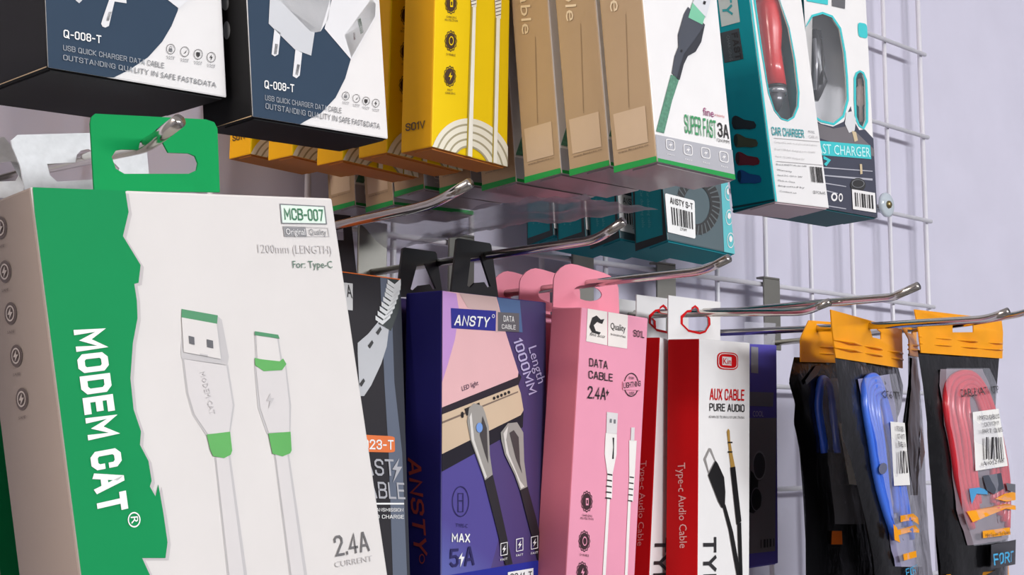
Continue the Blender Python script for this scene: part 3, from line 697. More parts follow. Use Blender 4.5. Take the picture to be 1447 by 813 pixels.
for i, (dy, dx, dty, lb) in enumerate(((.026, -45, -1, 'red and white audio cable box, second on its hook, tag behind the front tag'), (.050, -77, 4, 'audio cable box nearest the wall, only a corner of its white tag showing'))):
    Q = aux_box(lb, (A2[0]+(.004 if i else 0), A2[1]+(.025 if i else 0), A2[2]), A2R)
    Q.text('lettering', mat((226, 150, 146), .5), 'L', 'Type-c Audio Cable', (906, 652), (901, 772), (914, 651), 3) if i == 0 else None
    if i == 0: Q.text('lettering', mat((42, 40, 42), .5), 'F', 'TYPE-C', (925, 760), (918, 900), (943, 760), 3, .03)
    auxtag(Q, dx, dty); Q.finish()

# ================================================================== purple earphone box
P = Pack('earphone_box', 'purple earphone box with grey window print beside the audio cable boxes', 'box', (-.3417, -.0697, 1.5043), (.4, 2.1, -1.5), .071, .14, .03)
PU = mat((92, 84, 178), **CARD)
P.carton(PU, PU, top=mat((96, 92, 176), **CARD))
P.poly('window_print', mat((118, 114, 120), .35), 'F', [(1030, 591), (1096.5, 591), (1095, 779), (1030, 786)], 2)
P.poly('band_print', mat((110, 108, 124), .4), 'F', [(1030, 553), (1093, 555), (1092, 575), (1030, 573)], 2)
P.poly('band_print', mat((150, 150, 160), .4), 'F', [(1061, 490), (1071, 491), (1071, 528), (1061, 527)], 2)
P.disc('earphone_print', mat((54, 52, 60), .3), 'F', 1072, 660, 9, 20, 4); P.ring('earphone_print', mat((140, 138, 146), .3), 'F', 1072, 658, 9.5, 21, .12, 5)
P.poly('earphone_print', mat((26, 26, 30), .3), 'F', [(1060, 665), (1071, 676), (1070, 690), (1076, 700), (1074, 716), (1064, 726), (1058, 724)], 4)
P.ring('earphone_print', mat((120, 118, 126), .3), 'F', 1068, 706, 8, 17, .1, 5)
P.bars('barcode', INK, 'F', [(1074, 763), (1094, 761), (1094, 772), (1074, 775)], 5, 4)
P.text('lettering', mat((180, 176, 210), .5), 'F', 'COOL', (1063, 589), (1078, 589), (1063, 581), 4)
P.tagpoly(film((230, 230, 240), .25), [(1050, 495), (1052, 455), (1096, 457), (1094, 495)], [(1064, 464), (1084, 465), (1084, 474), (1064, 473)])
P.finish()

# unseen box added out of frame on the left to shade the big green box
P = Pack('cable_box', 'white box added outside the left edge to shade the big green box', 'box', (-.945, -.268, 1.60), (4, 0, 0), .085, .25, .07)
P.carton(WHITE, WHITE)
P.poly('green_print', GREEN, 'F', [(-.042, -.249), (-.01, -.249), (-.014, -.12), (-.01, -.001), (-.042, -.001)], 1, px=False)
pn = P.plain_tag(GREEN_TAG); P.finish()
hook('hook outside the left edge carrying the added shading box', float(pn[0]), [(0, float(pn[2])), (-.25, float(pn[2])), (-.27, float(pn[2])+.012)])
# ================================================================== black charger boxes, top left
BOXK = mat((17, 17, 19), .6, var=.06, spec=.2); QN = mat((50, 68, 88), **CARD); QG = mat((150, 156, 164), .5)
def rack_hook(label, at, front_y, over=.035):
    hook(label, float(at[0]), [(0, float(at[2])), (front_y-over+.02, float(at[2])), (front_y-over, float(at[2])+.012)])
def charger_box(label, pos, rot, W, D, T):
    """T maps pixels of the left box's print to this box"""
    P = Pack('charger_box', label, 'box', pos, rot, W, .15, D, 'black charger and cable boxes')
    P.carton(WHITE, BOXK, BOXK)
    P.poly('edge_line', mat((196, 168, 130), .6), 'L', T['edge'], 2)
    P.poly('navy_print', QN, 'F', T['navy'], 1)
    for q, mm in T['plug']: P.poly('charger_print', mm, 'F', q, 3)
    a, b, c = T['q']; P.text('lettering', W_INK, 'F', 'Q-008-T', a, b, c, 4, .02)
    a, b, c, sp = T['l2']; P.text('lettering', QG, 'F', 'USB QUICK CHARGER DATA', a, sp, c, 4, .01)
    f = np.array(b)-np.array(sp); st = np.array(sp)+f*.12; P.text('lettering', GREY, 'F', 'CABLE', tuple(st), b, tuple(st+np.array(c)-np.array(a)), 4, .01)
    a, b, c, sp = T['l3']; P.text('lettering', QG, 'F', 'OUTSTANDING QUA', a, sp, c, 4, .01)
    f = np.array(b)-np.array(sp); st = np.array(sp)+f*.02; P.text('lettering', GREY, 'F', 'LITY IN SAFE FAST&DATA', tuple(st), b, tuple(st+np.array(c)-np.array(a)), 4)
    for (cx, cy), sy in zip(T['ic'], 'lgsb'):
        r = T['r']; P.ring('icon#'+sy, INK, 'F', cx, cy, r, r*1.15, .1, 3)
        if sy == 'l': P.poly('icon#l', GREY, 'F', [(cx-r*.35, cy-r*.2), (cx+r*.35, cy-r*.1), (cx+r*.35, cy+r*.6), (cx-r*.35, cy+r*.5)], 3); P.ring('icon#l', GREY, 'F', cx, cy-r*.25, r*.3, r*.4, .3, 3)
        if sy == 'g': P.poly('icon#g', INK, 'F', [(cx-r*.2, cy+r*.4), (cx+r*.5, cy-r*.4), (cx+r*.2, cy+r*.3)], 3)
        if sy == 's': P.poly('icon#s', INK, 'F', [(cx-r*.4, cy-r*.5), (cx+r*.4, cy-r*.4), (cx+r*.4, cy+r*.3), (cx, cy+r*.7), (cx-r*.4, cy+r*.2)], 3)
        if sy == 'b': P.poly('icon#b', INK, 'F', [(cx+r*.15, cy-r*.7), (cx-r*.35, cy+r*.1), (cx, cy+r*.1), (cx-r*.1, cy+r*.8), (cx+r*.35, cy-r*.1), (cx, cy-r*.1)], 3)
        for j, wd in enumerate((1.2, 1.)): P.text('caption', GREY, 'F', ('SAFE', 'FAST')[j], (cx-r*wd*.8, cy+r*(1.75+.45*j)), (cx+r*wd*.8, cy+r*(2.+.45*j)), (cx-r*wd*.8, cy+r*(1.45+.45*j)), 3, res=1)
    for q in T['side']: P.disc('icon#s%d' % q[1], GREY, 'L', *q, 2)
    p = P.plain_tag(BOXK, .03)
    P.finish(); return p
SHD = mat((206, 208, 212), **CARD); SHD2 = mat((228, 228, 230), **CARD)
p = charger_box('black sided charger box with navy print, at the top left corner', (-.809, -.1895, 1.7076), (10.5, -1.5, -4.7), .067, .051, dict(
    edge=[(-200, 195), (67, 93.5), (67, 96.5), (-200, 199)],
    navy=[(0, -300), (235, -60), (250, -20), (252.5, 0), (251, 15), (242, 37), (229, 59), (209, 81), (183, 98.5), (161, 109.5), (150, 130), (0, 130)],
    plug=[([(155, -5), (144, 27), (142, 34), (144, 38), (148, 39.3), (153, 37), (157.5, 17), (161, 2.5), (178, 5), (177, -5)], SHD2), ([(152, 17), (157, 17), (153, 30), (149, 30)], GREY),
          ([(104, -6), (117, -6), (115, 1), (111, 5), (106, 1)], SHD), ([(225, -12), (236, 0), (252, 12.5), (268, -2), (275, -12)], SHD2)],
    q=((88.6, 53.5), (142, 62), (88.6, 42)), l2=((88, 71.5), (231, 97), (88, 63.8), (204, 92)), l3=((88, 85), (304.6, 124), (88, 77.5), (187, 102.5)),
    ic=((240.4, 69.6), (260.3, 73.3), (279.3, 77), (297.7, 81.2)), r=6.3, side=[]))
rack_hook('hook above the frame carrying the left black charger box', p, -.19)
p = charger_box('black sided charger box picturing two white wall chargers, beside the yellow boxes', (-.7381, -.1849, 1.7052), (9.7, -2.1, -4.1), .065, .027, dict(
    edge=[(290, 189.5), (357, 163), (357, 165.5), (290, 192)],
    navy=[(340, -200), (470, -60), (490, 0), (497, 60), (495, 85), (487.5, 111), (474, 138), (453.7, 159.6), (429, 172.5), (425, 190), (340, 190)],
    plug=[([(380.6, -5), (378.7, 33.8), (386, 41), (415.8, 70.3), (438.8, 79), (443.7, 46), (452, 44.6), (467, -5)], SHD), ([(389, -5), (437.5, 44.6), (445, 46), (452.3, 44.6), (463, 27), (467, -5)], SHD2),
          ([(386.9, 40.6), (395.5, 47), (392.3, 77), (387.4, 80), (382.8, 77)], SHD2), ([(388, 62), (392, 63), (390, 77), (386, 77)], GREY),
          ([(416.6, 70), (426, 75), (422.6, 107), (418, 111), (412.6, 107.7)], SHD2), ([(419, 91), (423, 92), (420, 107), (416, 106)], GREY),
          ([(469, -5), (457.7, 40.6), (495.6, 85), (531, 22), (530, -5)], SHD2), ([(486, 50), (495.6, 82), (529, 24), (530, 6), (524, -2)], WHITE),
          ([(504, 28), (508.6, 26), (513, 46), (508.6, 49)], mat((46, 92, 60), .5)), ([(498, 47), (500.5, 46), (501.5, 56), (499, 57)], mat((90, 40, 36), .5))],
    q=((372.5, 125), (414.5, 131), (372.5, 113.6)), l2=((373.3, 142), (481.6, 160.5), (373.3, 134.5), (461, 157)), l3=((374, 154), (536, 182.6), (374, 146), (450, 167.5)),
    ic=((487.8, 135.8), (502.7, 139.3), (516.5, 142.9), (530.3, 146)), r=5.2, side=[(321, 43, 5, 13), (319, 5, 5, 10)]))
rack_hook('hook above the frame carrying the black charger box beside the yellow boxes', p, -.185)

# ================================================================== yellow cable boxes
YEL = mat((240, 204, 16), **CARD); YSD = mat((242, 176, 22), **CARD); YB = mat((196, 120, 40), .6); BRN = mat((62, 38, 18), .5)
P = Pack('cable_box', 'yellow cable box with coiled white cable print, front of its hook', 'box', (-.6417, -.17, 1.731), (7.8, .2, .7), .046, .17, .018, 'yellow cable boxes')
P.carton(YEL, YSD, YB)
for k in range(4):
    r = 1-.145*k
    def arc(rr): return [(667+60*rr*math.cos(a), 240-72*rr*math.sin(a)+8*math.cos(a)) for a in [math.radians(-14+208*i/40) for i in range(41)]]
    P.poly('coil_print', mat((236, 232, 214), .4), 'F', arc(r)+arc(r-.105)[::-1], 2)
    P.poly('coil_print', mat((168, 160, 130), .5), 'F', arc(r-.105)+arc(r-.145)[::-1], 2)
YW = mat((246, 244, 232), .4); YG = mat((180, 160, 60), .5)
P.poly('cable_print', YG, 'F', [(658, 224), (660.5, 224), (667.5, 8), (665, 8)], 3)
P.poly('cable_print', YW, 'F', [(660, 224), (666, 226), (671.5, 9), (667, 9)], 4)
P.poly('cable_print', YW, 'F', [(662, -25), (673, -25), (672, 10), (665.5, 10)], 4)
P.poly('cable_print', YW, 'F', [(696, 233), (701, 234), (705.5, 26), (700.5, 25)], 4)
P.poly('cable_print', YG, 'F', [(694.5, 233), (696.5, 233), (701, 26), (699, 25)], 3)
P.poly('cable_print', YW, 'F', [(697, -20), (708, -18), (706.5, 27), (699.5, 25)], 4)
for k in range(5): P.poly('cable_print', BRN, 'F', [(698.5+k*.2, 2+k*5), (706.5, 0+k*5), (706.5, 1+k*5), (698.5+k*.2, 3.2+k*5)], 5)
for k in range(2): P.poly('cable_print', BRN, 'F', [(664, 2+k*5), (671.5, 0+k*5), (671.5, 1+k*5), (664, 3.2+k*5)], 5)
for (cx, cy), cap, sy in zip(((637, 5), (636.6, 58), (635.3, 108)), (('CHARGING', 'PROTECTION'), ('DURABLE',), ('FAST', 'CHARGING')), ('lock', 'shield', 'bolt')):
    seal(P, 'F', cx, cy, 6.8, 11.8, cap, BRN, YEL, sy)
P.text('lettering', BRN, 'L', 'S01V', (574, 186), (601.5, 181.5), (574, 175), 3, .02)
yt = P.plain_tag(YEL, .03, .03); ye = P.finish()
ynames = ['second', 'third', 'fourth', 'fifth', 'sixth']
for i, (dy, dz) in enumerate(((.031, .003), (.063, .005), (.105, .014), (.142, .021))):
    c = copy_tree(ye); c.location = ye.location + Vector((-.001*i, dy, dz)); c.rotation_euler.z += math.radians(random.uniform(-1.5, 1.5))
    c['label'] = 'yellow cable box, %s from the front on the yellow hook' % ynames[i]
rack_hook('hook above the frame carrying the yellow boxes', yt, -.17)

# ================================================================== tan and white super fast cable boxes
TAN = mat((176, 150, 118), .5, var=.05, scale=30); WG = mat((18, 150, 66), .4)
P = Pack('cable_box', 'white fronted cable box with green cable print, front of the tan row', 'box', (-.5917, -.23, 1.7215), (6.9, -4.2, -1.8), .056, .17, .021, 'tan sided cable boxes')
P.carton(WHITE, TAN, mat((150, 140, 142), .35, coat=.4))
P.poly('grey_band', mat((176, 176, 182), **CARD), 'F', [(915, 188), (926, 190), (1035.5, 212.5), (1045, 214), (1045, 249), (926, 223), (915, 221)], 1)
P.poly('green_band', WG, 'F', [(915, 221), (926.5, 223), (1045, 248.5), (1050, 275), (915, 245)], 2)
P.poly('green_band', WG, 'L', [(860, 237.5), (868, 235), (930, 220), (930, 245), (860, 265)], 2)
s4 = lambda q: [(720+x/3.012, y/3.012) for x, y in q]
cb = 'cable_print'
BRD = mat((84, 136, 112), .6, var=.25, scale=900)
P.poly(cb, BRD, 'F', s4([(622, 560), (640, 490), (685, 318), (722, 332), (690, 430), (656, 568)]), 2)
P.poly(cb, mat((70, 74, 84), .4), 'F', s4([(740, 60), (757, 30), (828, 105), (812, 180), (788, 222), (755, 240), (738, 275), (720, 342), (688, 312), (700, 240), (716, 200), (714, 150)]), 3)
P.poly(cb, mat((46, 48, 56), .4), 'F', s4([(828, 105), (812, 180), (788, 222), (755, 240), (738, 275), (720, 342), (708, 335), (740, 230), (785, 170)]), 4)
P.poly(cb, mat((122, 196, 160), .4), 'F', s4([(775, 12), (828, 72), (817, 106), (757, 76)]), 4)
P.poly(cb, mat((218, 220, 224), .35), 'F', s4([(792, -30), (860, -30), (833, 76), (775, 14)]), 4)
P.poly(cb, INK, 'F', s4([(822, 5), (832, 8), (828, 22), (818, 18)]), 5)
P.disc(cb, INK, 'F', 720+728/3.012, 218/3.012, 1.2, 2, 5)
P.text('lettering', mat((60, 152, 96), .5), 'F', 'SUPER FAST', (967, 188), (1011.5, 196.5), (966, 161.5), 3, .015)
P.text('lettering', INK, 'F', '3A', (1014, 193), (1029.5, 197), (1013, 173), 3, .015)
P.text('lettering', INK, 'F', '1200MM', (1012.5, 200), (1030, 203.5), (1012, 195.5), 3, res=1)
P.text('lettering', mat((150, 40, 110), .5), 'F', 'fine', (993, 163), (1008, 166), (992.5, 152), 3, .03)
P.text('lettering', mat((200, 70, 80), .5), 'F', 'accessories', (1009, 164), (1023, 167), (1009, 159.5), 3, res=1)
for cx, cy in ((946.4, 205), (971.3, 212), (996.2, 216.5), (1022, 222)):
    P.poly('icon', WHITE, 'F', [rrect([(cx-7, cy-9), (cx+6, cy-6.5), (cx+7, cy+9), (cx-6, cy+6.5)], .3), rrect([(cx-5.8, cy-7.6), (cx+4.9, cy-5.4), (cx+5.8, cy+7.6), (cx-4.9, cy+5.4)], .3)], 3)
    P.poly('icon', WHITE, 'F', [(cx+2, cy-4), (cx-3, cy+1), (cx, cy+1), (cx-2, cy+5), (cx+3, cy-1), (cx, cy-1)], 3)
    P.text('caption', WHITE, 'F', 'FAST', (cx-4, cy+14), (cx+6, cy+16.5), (cx-4, cy+12), 3, res=1)
CRM = mat((226, 208, 178), .5)
P.text('lettering', CRM, 'L', 'Cable', (857, -72), (863.5, 17), (873, -74), 3, .03)
P.poly('sticker', mat((200, 176, 148), .5), 'L', [(867, 161.7), (912, 149.4), (916.5, 201), (872.7, 212)], 2)
P.poly('seam', mat((150, 126, 98), .5), 'L', [(884, 20), (885, 20), (889.5, 152), (888.5, 152)], 2)
P.text('lettering', mat((110, 92, 76), .5), 'L', 'www.finezone.co', (874, 217.5), (917, 206), (874, 214.5), 3, res=1)
wt = P.plain_tag(TAN, .03, .036); we = P.finish()
wn = ['second', 'third', 'fourth', 'fifth', 'sixth', 'seventh', 'eighth']
for i, (dy, dz) in enumerate(((.026, .003), (.053, .004), (.082, .005), (.115, .009), (.147, .011), (.175, .008), (.205, .011))):
    c = copy_tree(we); c.location = we.location + Vector((0, dy, dz)); c.rotation_euler.z += math.radians(random.uniform(-1.2, 1.2)); c.rotation_euler.y += math.radians(random.uniform(-.8, .8))
    c['label'] = 'tan sided cable box with green base stripe, %s from the front of its row' % wn[i]
rack_hook('hook above the frame carrying the tan cable boxes', wt, -.23)
# crumpled clear wrap hanging under the tan boxes
V = []; Fc = []; NX, NY = 26, 40
for j in range(NY+1):
    y = -.205+.165*j/NY
    for i in range(NX+1):
        x = -.612+.044*i/NX
        s = noise.noise((x*70, y*45, 3)); s2 = noise.noise((x*160+9, y*120, 7)); back = (y+.205)/.165
        V.append((x, y, 1.5475+(y+.23)*.055-.004+s*.0035+s2*.0015-(.002+.009*back**1.5)*math.sin(math.pi*i/NX)))
for j in range(NY):
    for i in range(NX):
        a = j*(NX+1)+i; Fc.append((a, a+1, a+NX+2, a+NX+1))
o = mesh_obj('plastic_wrap', V, Fc, mat((150, 150, 158), .3, alpha=.5, var=.1, scale=40), None, None, True)
tag_obj(o, 'crumpled clear plastic wrap under the tan cable boxes', 'plastic wrap')

# ================================================================== teal coiled-cable boxes under the tan row
TEAL = mat((26, 138, 150), **CARD); LT = mat((104, 190, 196), **CARD); SLATE = mat((74, 92, 98), .4)
P = Pack('cable_box', 'teal box with white barcode sticker and coiled cable print, front of its row', 'box', (-.4495, -.12, 1.6358), (-1.6, -8.4, 2.8), .053, .09, .024, 'small teal boxes')
P.carton(SLATE, TEAL, TEAL)
P.poly('light_strip', LT, 'F', [(1015, 240), (1018.5, 259), (1023.5, 359), (1060, 380), (1060, 230)], 1)
for cx, cy in ((1028.7, 273), (1029.8, 307.5), (1031.9, 340)):
    P.ring('icon#%d' % cy, WHITE, 'F', cx, cy, 5, 11, .12, 3); P.disc('icon#%d' % cy, WHITE, 'F', cx, cy-2, 2.4, 4.5, 3)
P.poly('coil_print', mat((26, 26, 28), .4), 'F', [ell(986, 290, 31, 42, 40), ell(984, 290, 19, 27, 40)], 2)
for k in range(30):
    a = math.radians(k*12); c_, s_ = math.cos(a), math.sin(a)
    P.poly('coil_print', mat((88, 96, 98), .4), 'F', [(985+21*c_, 290+29*s_), (985+21*math.cos(a+.06), 290+29*math.sin(a+.06)), (986+32*math.cos(a+.16), 290+43*math.sin(a+.16)), (986+32*math.cos(a+.11), 290+43*math.sin(a+.11))], 3)
P.poly('sticker', mat((240, 240, 238), .5), 'F', rrect([(938.7, 273.3), (980.7, 284), (982, 338), (941.3, 328)], .06), 4)
P.text('lettering', INK, 'F', 'ANSTY S-T', (946, 288), (978, 297), (945.5, 279), 6, .02)
P.bars('barcode', INK, 'F', [(947, 293), (978, 301), (979, 325), (949, 318)], 11, 6, 5)
P.text('lettering', INK, 'F', '270M', (960, 326), (969, 328), (960, 322), 6, res=1)
P.poly('dark_edge', mat((14, 30, 34), .4), 'L', [[(894, 258), (940, 250), (944.5, 340), (894, 358)], [(897, 262), (934, 256), (937, 332), (899, 344)]], 2)
for k in range(2): P.text('lettering', mat((70, 158, 168), .5), 'L', 'Car charging cable', (905+k*9, 268), (908+k*9, 322), (909+k*9, 268), 3, res=1)
tt = P.plain_tag(TEAL, .026, .036); te = P.finish()
for i, (dy, dz, nm) in enumerate(((.0345, .005, 'second'), (.061, .009, 'third'), (.0875, .013, 'fourth'))):
    c = copy_tree(te); c.location = te.location + Vector((0, dy, dz)); c['label'] = 'small teal box, %s from the front of the teal row' % nm
rack_hook('hook hidden behind the tan boxes carrying the teal boxes', tt, -.12, .02)

# ================================================================== car charger boxes with windows
CYAN = mat((70, 196, 200), **CARD)
def windowed(P, frontm, sidem, bottomm, win_px, border, trim=CYAN, extra=None):
    P.carton(frontm, sidem, bottomm, open_front=True)
    W, H = P.W, P.H; e = .0006
    outer = [(-W/2+e, -H+e), (W/2-e, -H+e), (W/2-e, -e), (-W/2+e, -e)]
    loops = [outer] + [[P.uv('F', p) for p in wp] for wp in win_px]
    V, Fc = fill_geo(loops, .0003)
    P.add('front_panel', frontm, [P.loc('F', x, y, z-.0003) for x, y, z in V], Fc)
    for wp in win_px:
        c = np.mean(np.array(wp), 0); big = [tuple(c+(np.array(p)-c)*np.array([1+border/abs(np.array(wp)-c)[:, 0].max(), 1+border/abs(np.array(wp)-c)[:, 1].max()])) for p in wp]
        P.poly('window_border', trim, 'F', [big, wp], 3)
        P.poly('window_film', film(), 'F', wp, -4)
    V, Fc = fill_geo([[(-W/2+.001, -H+.001), (W/2-.001, -H+.001), (W/2-.001, -.001), (-W/2+.001, -.001)]])
    P.add('inner_tray', mat((236, 236, 240), .3, bump=.4, scale=40), [P.loc('F', x, y, -.0185) for x, y, z in V], Fc)
P = Pack('car_charger_box', 'white and teal car charger box with window showing a red charger', 'box', (-.3714, -.1168, 1.7608), (-.6, -4.9, -3.), .053, .18, .031)
win = [(1063, -70), (1067, 0), (1075, 60), (1086, 130), (1094, 155), (1103, 167), (1112, 170), (1120, 165), (1126, 150), (1127, 130), (1122, 85), (1114, 40), (1104, 10), (1092, -30), (1082, -75)]
windowed(P, WHITE, mat((12, 146, 158), **CARD), mat((206, 188, 192), .5), [win], 3.)
P.poly('edge_print', CYAN, 'F', [(1050, -60), (1053, -60), (1062, 0), (1098, 286), (1094.5, 286)], 2)
s5 = lambda q: [(1020+x/4.783, 150+y/4.783) for x, y in q]
CT = mat((44, 158, 164), .5)
P.text('lettering', CT, 'F', 'CAR CHARGER', s5([(337, 198)])[0], s5([(555, 218)])[0], s5([(331, 140)])[0], 4, .02)
P.text('lettering', GREY, 'F', 'MODEL', s5([(582, 182)])[0], s5([(625, 187)])[0], s5([(581, 165)])[0], 4, res=1)
P.text('lettering', LINE, 'F', 'CAR-01', s5([(585, 217)])[0], s5([(648, 225)])[0], s5([(583, 196)])[0], 4, res=1)
for y0, x1, tx in ((255, 640, 'Compatible with most phones and tablets'), (303, 628, 'Dual USB fast charging port 12-24V'), (350, 555, 'Input 12-24V Output 5V')):
    P.text('lettering', LINE, 'F', tx, s5([(350+(y0-255)*.1, y0-5)])[0], s5([(x1, y0+18)])[0], s5([(350+(y0-255)*.1, y0-18)])[0], 4, res=1)
P.poly('rule', LINE, 'F', s5([(350, 215), (655, 240), (655, 244), (350, 219)]), 4); P.poly('rule', LINE, 'F', s5([(366, 372), (680, 398), (680, 402), (366, 376)]), 4)
for i, (x1, tx) in enumerate(((570, 'Brand ANSTY Model CAR'), (470, 'Warranty'), (540, 'Input DC 12V to 24V'), (490, 'Made in China'), (555, 'Imported by'), (500, 'Contact us'))):
    y0 = 400+i*36; P.text('lettering', DARKG, 'F', tx, s5([(365+i*4, y0)])[0], s5([(x1, y0+14)])[0], s5([(365+i*4, y0-11)])[0], 4, res=1)
P.bars('barcode', INK, 'F', s5([(592, 408), (678, 416), (690, 522), (604, 514)]), 9, 4, 3)
P.text('lettering', INK, 'F', 'CE FC RoHS', s5([(612, 592)])[0], s5([(697, 600)])[0], s5([(610, 572)])[0], 4, .02, res=1)
P.poly('logo_badge', mat((196, 208, 204), .5), 'L', [(1010, -40), (1037, -47), (1046, 31), (1020, 38)], 2)
P.text('lettering', CT, 'L', 'ANSTY', (1016, -60), (1022, 23), (1030, -62), 4, .03)
P.poly('fast_badge', mat((52, 62, 66), .5), 'L', [(1017, 47), (1044.6, 40), (1051, 83.5), (1024, 89)], 2)
P.text('lettering', INK, 'L', 'FAST', (1034, 47.5), (1040, 85), (1042.5, 45.5), 4, .03)
P.text('lettering', mat((96, 106, 110), .5), 'L', 'CHARGING', (1027, 50), (1032, 86), (1031, 49), 4, res=1)
for i, cc in enumerate(((22, 22, 28), (72, 70, 48), (110, 22, 36), (30, 74, 134))):
    o = np.array((i*12, i*122.)); sh = lambda q: s5([tuple(np.array(p)+o) for p in q])
    P.poly('charger_print', mat(cc, .4), 'L', sh([(68, 118), (72, 78), (92, 64), (112, 70), (152, 92), (220, 104), (234, 128), (228, 150), (190, 158), (150, 154), (88, 158)]), 2)
    P.poly('charger_print', mat(tuple(int(v*.55) for v in cc), .4), 'L', sh(ell(85, 110, 13, 42)), 3)
for y0 in (655, 683): P.poly('dark_line', mat((12, 60, 68), .5), 'L', s5([(60, y0+28), (356, y0-26), (356, y0-14), (60, y0+42)]), 2)
p = P.plain_tag(WHITE, .03, .04); K1 = P
P.finish()
rack_hook('hook above the frame carrying the red car charger box', p, -.117, .02)
# the red charger inside
def inside(P, px, depth):
    o = P.faces['F']; P.faces['I'] = ((0, depth, 0),)+o[1:]; u, v = P.uv('I', px, False); return P.world(P.loc('I', u, v))
t0, t1 = inside(K1, (1082, -12), .011), inside(K1, (1097, 158), .011)
ax = Vector(t1-t0); Lc = ax.length
ch = empty('car_charger', tuple(t0)); ch.rotation_euler = ax.to_track_quat('Z', 'Y').to_euler(); tag_obj(ch, 'red car charger with silver rings inside the windowed box', 'car charger')
RC = mat((214, 44, 46), .25, coat=.4); SV = mat((200, 200, 205), .25, .8)
V, Fc = lathe_geo([(.0078, .09*Lc), (.0084, .16*Lc), (.0078, .35*Lc), (.0062, .5*Lc), (.0066, .62*Lc), (.0074, .8*Lc)], 28); mesh_obj('body', V, Fc, RC, None, ch, True)
V, Fc = lathe_geo([(.004, 0), (.007, .02*Lc), (.0076, .09*Lc)], 28); mesh_obj('top_cap', V, Fc, SV, None, ch, True)
V, Fc = lathe_geo([(.0076, .80*Lc), (.0076, .825*Lc)], 28); mesh_obj('black_ring', V, Fc, INK, None, ch, True)
V, Fc = lathe_geo([(.0074, .825*Lc), (.0074, .865*Lc)], 28); mesh_obj('silver_ring', V, Fc, SV, None, ch, True)
V, Fc = lathe_geo([(.0062, .865*Lc), (.0045, .93*Lc), (.0016, Lc)], 28); mesh_obj('contact_tip', V, Fc, mat((120, 120, 124), .3, .7), None, ch, True)

P = Pack('car_charger_box', 'white and dark grey charger box with oval window beside the grid edge', 'box', (-.305, -.1195, 1.7656), (-2.1, -1.1, -.4), .066, .18, .04)
DG = mat((72, 74, 88), **CARD)
win2 = [(1128, 60), (1136, 38), (1148, 24), (1162, 20), (1175, 25), (1186, 42), (1192, 75), (1195, 110), (1196, 140), (1190, 163), (1177, 174), (1160, 170), (1145, 160), (1134, 140), (1128, 100)]
slot = [(1209, 112), (1211, 105), (1215, 102), (1219, 105), (1222, 115), (1223, 145), (1223, 170), (1219, 180), (1214, 176), (1210, 165), (1209, 140)]
windowed(P, WHITE, mat((30, 96, 104), **CARD), mat((40, 104, 112), **CARD), [win2, slot], 3.2)
low = [(1100, 160), (1128, 150), (1140, 163), (1160, 175), (1177, 179), (1192, 172), (1202, 150), (1206, 170), (1214, 184), (1222, 183), (1250, 200), (1250, 330), (1100, 320)]
P.poly('dark_print', DG, 'F', low, 1)
P.poly('dark_print', mat((116, 112, 116), **CARD), 'F', [(1140, 170), (1177, 182), (1200, 178), (1250, 215), (1250, 225), (1140, 190)], 2)
s6 = lambda q: [(1010+x/2.541, y/2.541) for x, y in q]
P.poly('cyan_band', CYAN, 'F', s6([(340, 503), (556, 522), (560, 572), (345, 555)]), 4)
P.text('lettering', mat((200, 244, 244), .5), 'F', 'FAST CHARGER', s6([(352, 550)])[0], s6([(556, 565)])[0], s6([(350, 515)])[0], 6)
P.poly('cyan_tab', CYAN, 'F', rrect(s6([(512, 80), (545, 86), (548, 140), (514, 132)]), .3), 3)
P.poly('cyan_tab#2', CYAN, 'F', s6([(322, -30), (405, -30), (405, 18), (330, 5)]), 3)
P.poly('grey_badge', DARKG, 'F', s6([(418, -30), (468, -30), (466, 32), (420, 22)]), 3)
for i, (yy, x1) in enumerate(((600, 565), (628, 565), (655, 470), (680, 440), (735, 470), (757, 450))):
    P.poly('rule', mat((176, 176, 186), .5), 'F', s6([(385, yy), (x1, yy+14), (x1, yy+17+(4 if i == 1 else 0)), (385, yy+4)]), 3)
P.poly('adapter_print', mat((214, 214, 216), .4), 'F', s6([(470, 405), (492, 400), (505, 430), (500, 470), (480, 478), (465, 445)]), 4)
P.poly('adapter_print', mat((206, 186, 150), .4), 'F', s6([(490, 470), (505, 475), (512, 505), (500, 510)]), 4)
P.poly('adapter_print', mat((206, 186, 150), .4), 'F', s6([(518, 590), (526, 590), (528, 625), (520, 627)]), 5)
P.disc('adapter_print', INK, 'F', *s6([(512, 665)])[0], 11, 10, 4); P.ring('adapter_print', GREY, 'F', *s6([(512, 660)])[0], 9, 6, .12, 5)
P.ring('icon', WHITE, 'F', *s6([(427, 708)])[0], 4.5, 6, .45, 4); P.ring('icon', WHITE, 'F', *s6([(450, 710)])[0], 3, 6, .4, 4)
P.poly('icon', CYAN, 'F', s6([(388, 560), (415, 575), (398, 598), (390, 590), (402, 578), (388, 572)]), 4)
P.poly('sticker', WHITE, 'F', s6([(489, 680), (572, 694), (576, 765), (493, 752)]), 6)
P.bars('barcode', INK, 'F', s6([(498, 692), (566, 703), (569, 752), (501, 742)]), 8, 8, 9)
p = P.plain_tag(WHITE, .03, .04); K2 = P
P.finish()
rack_hook('hook above the frame carrying the charger box with oval window', p, -.12, .02)
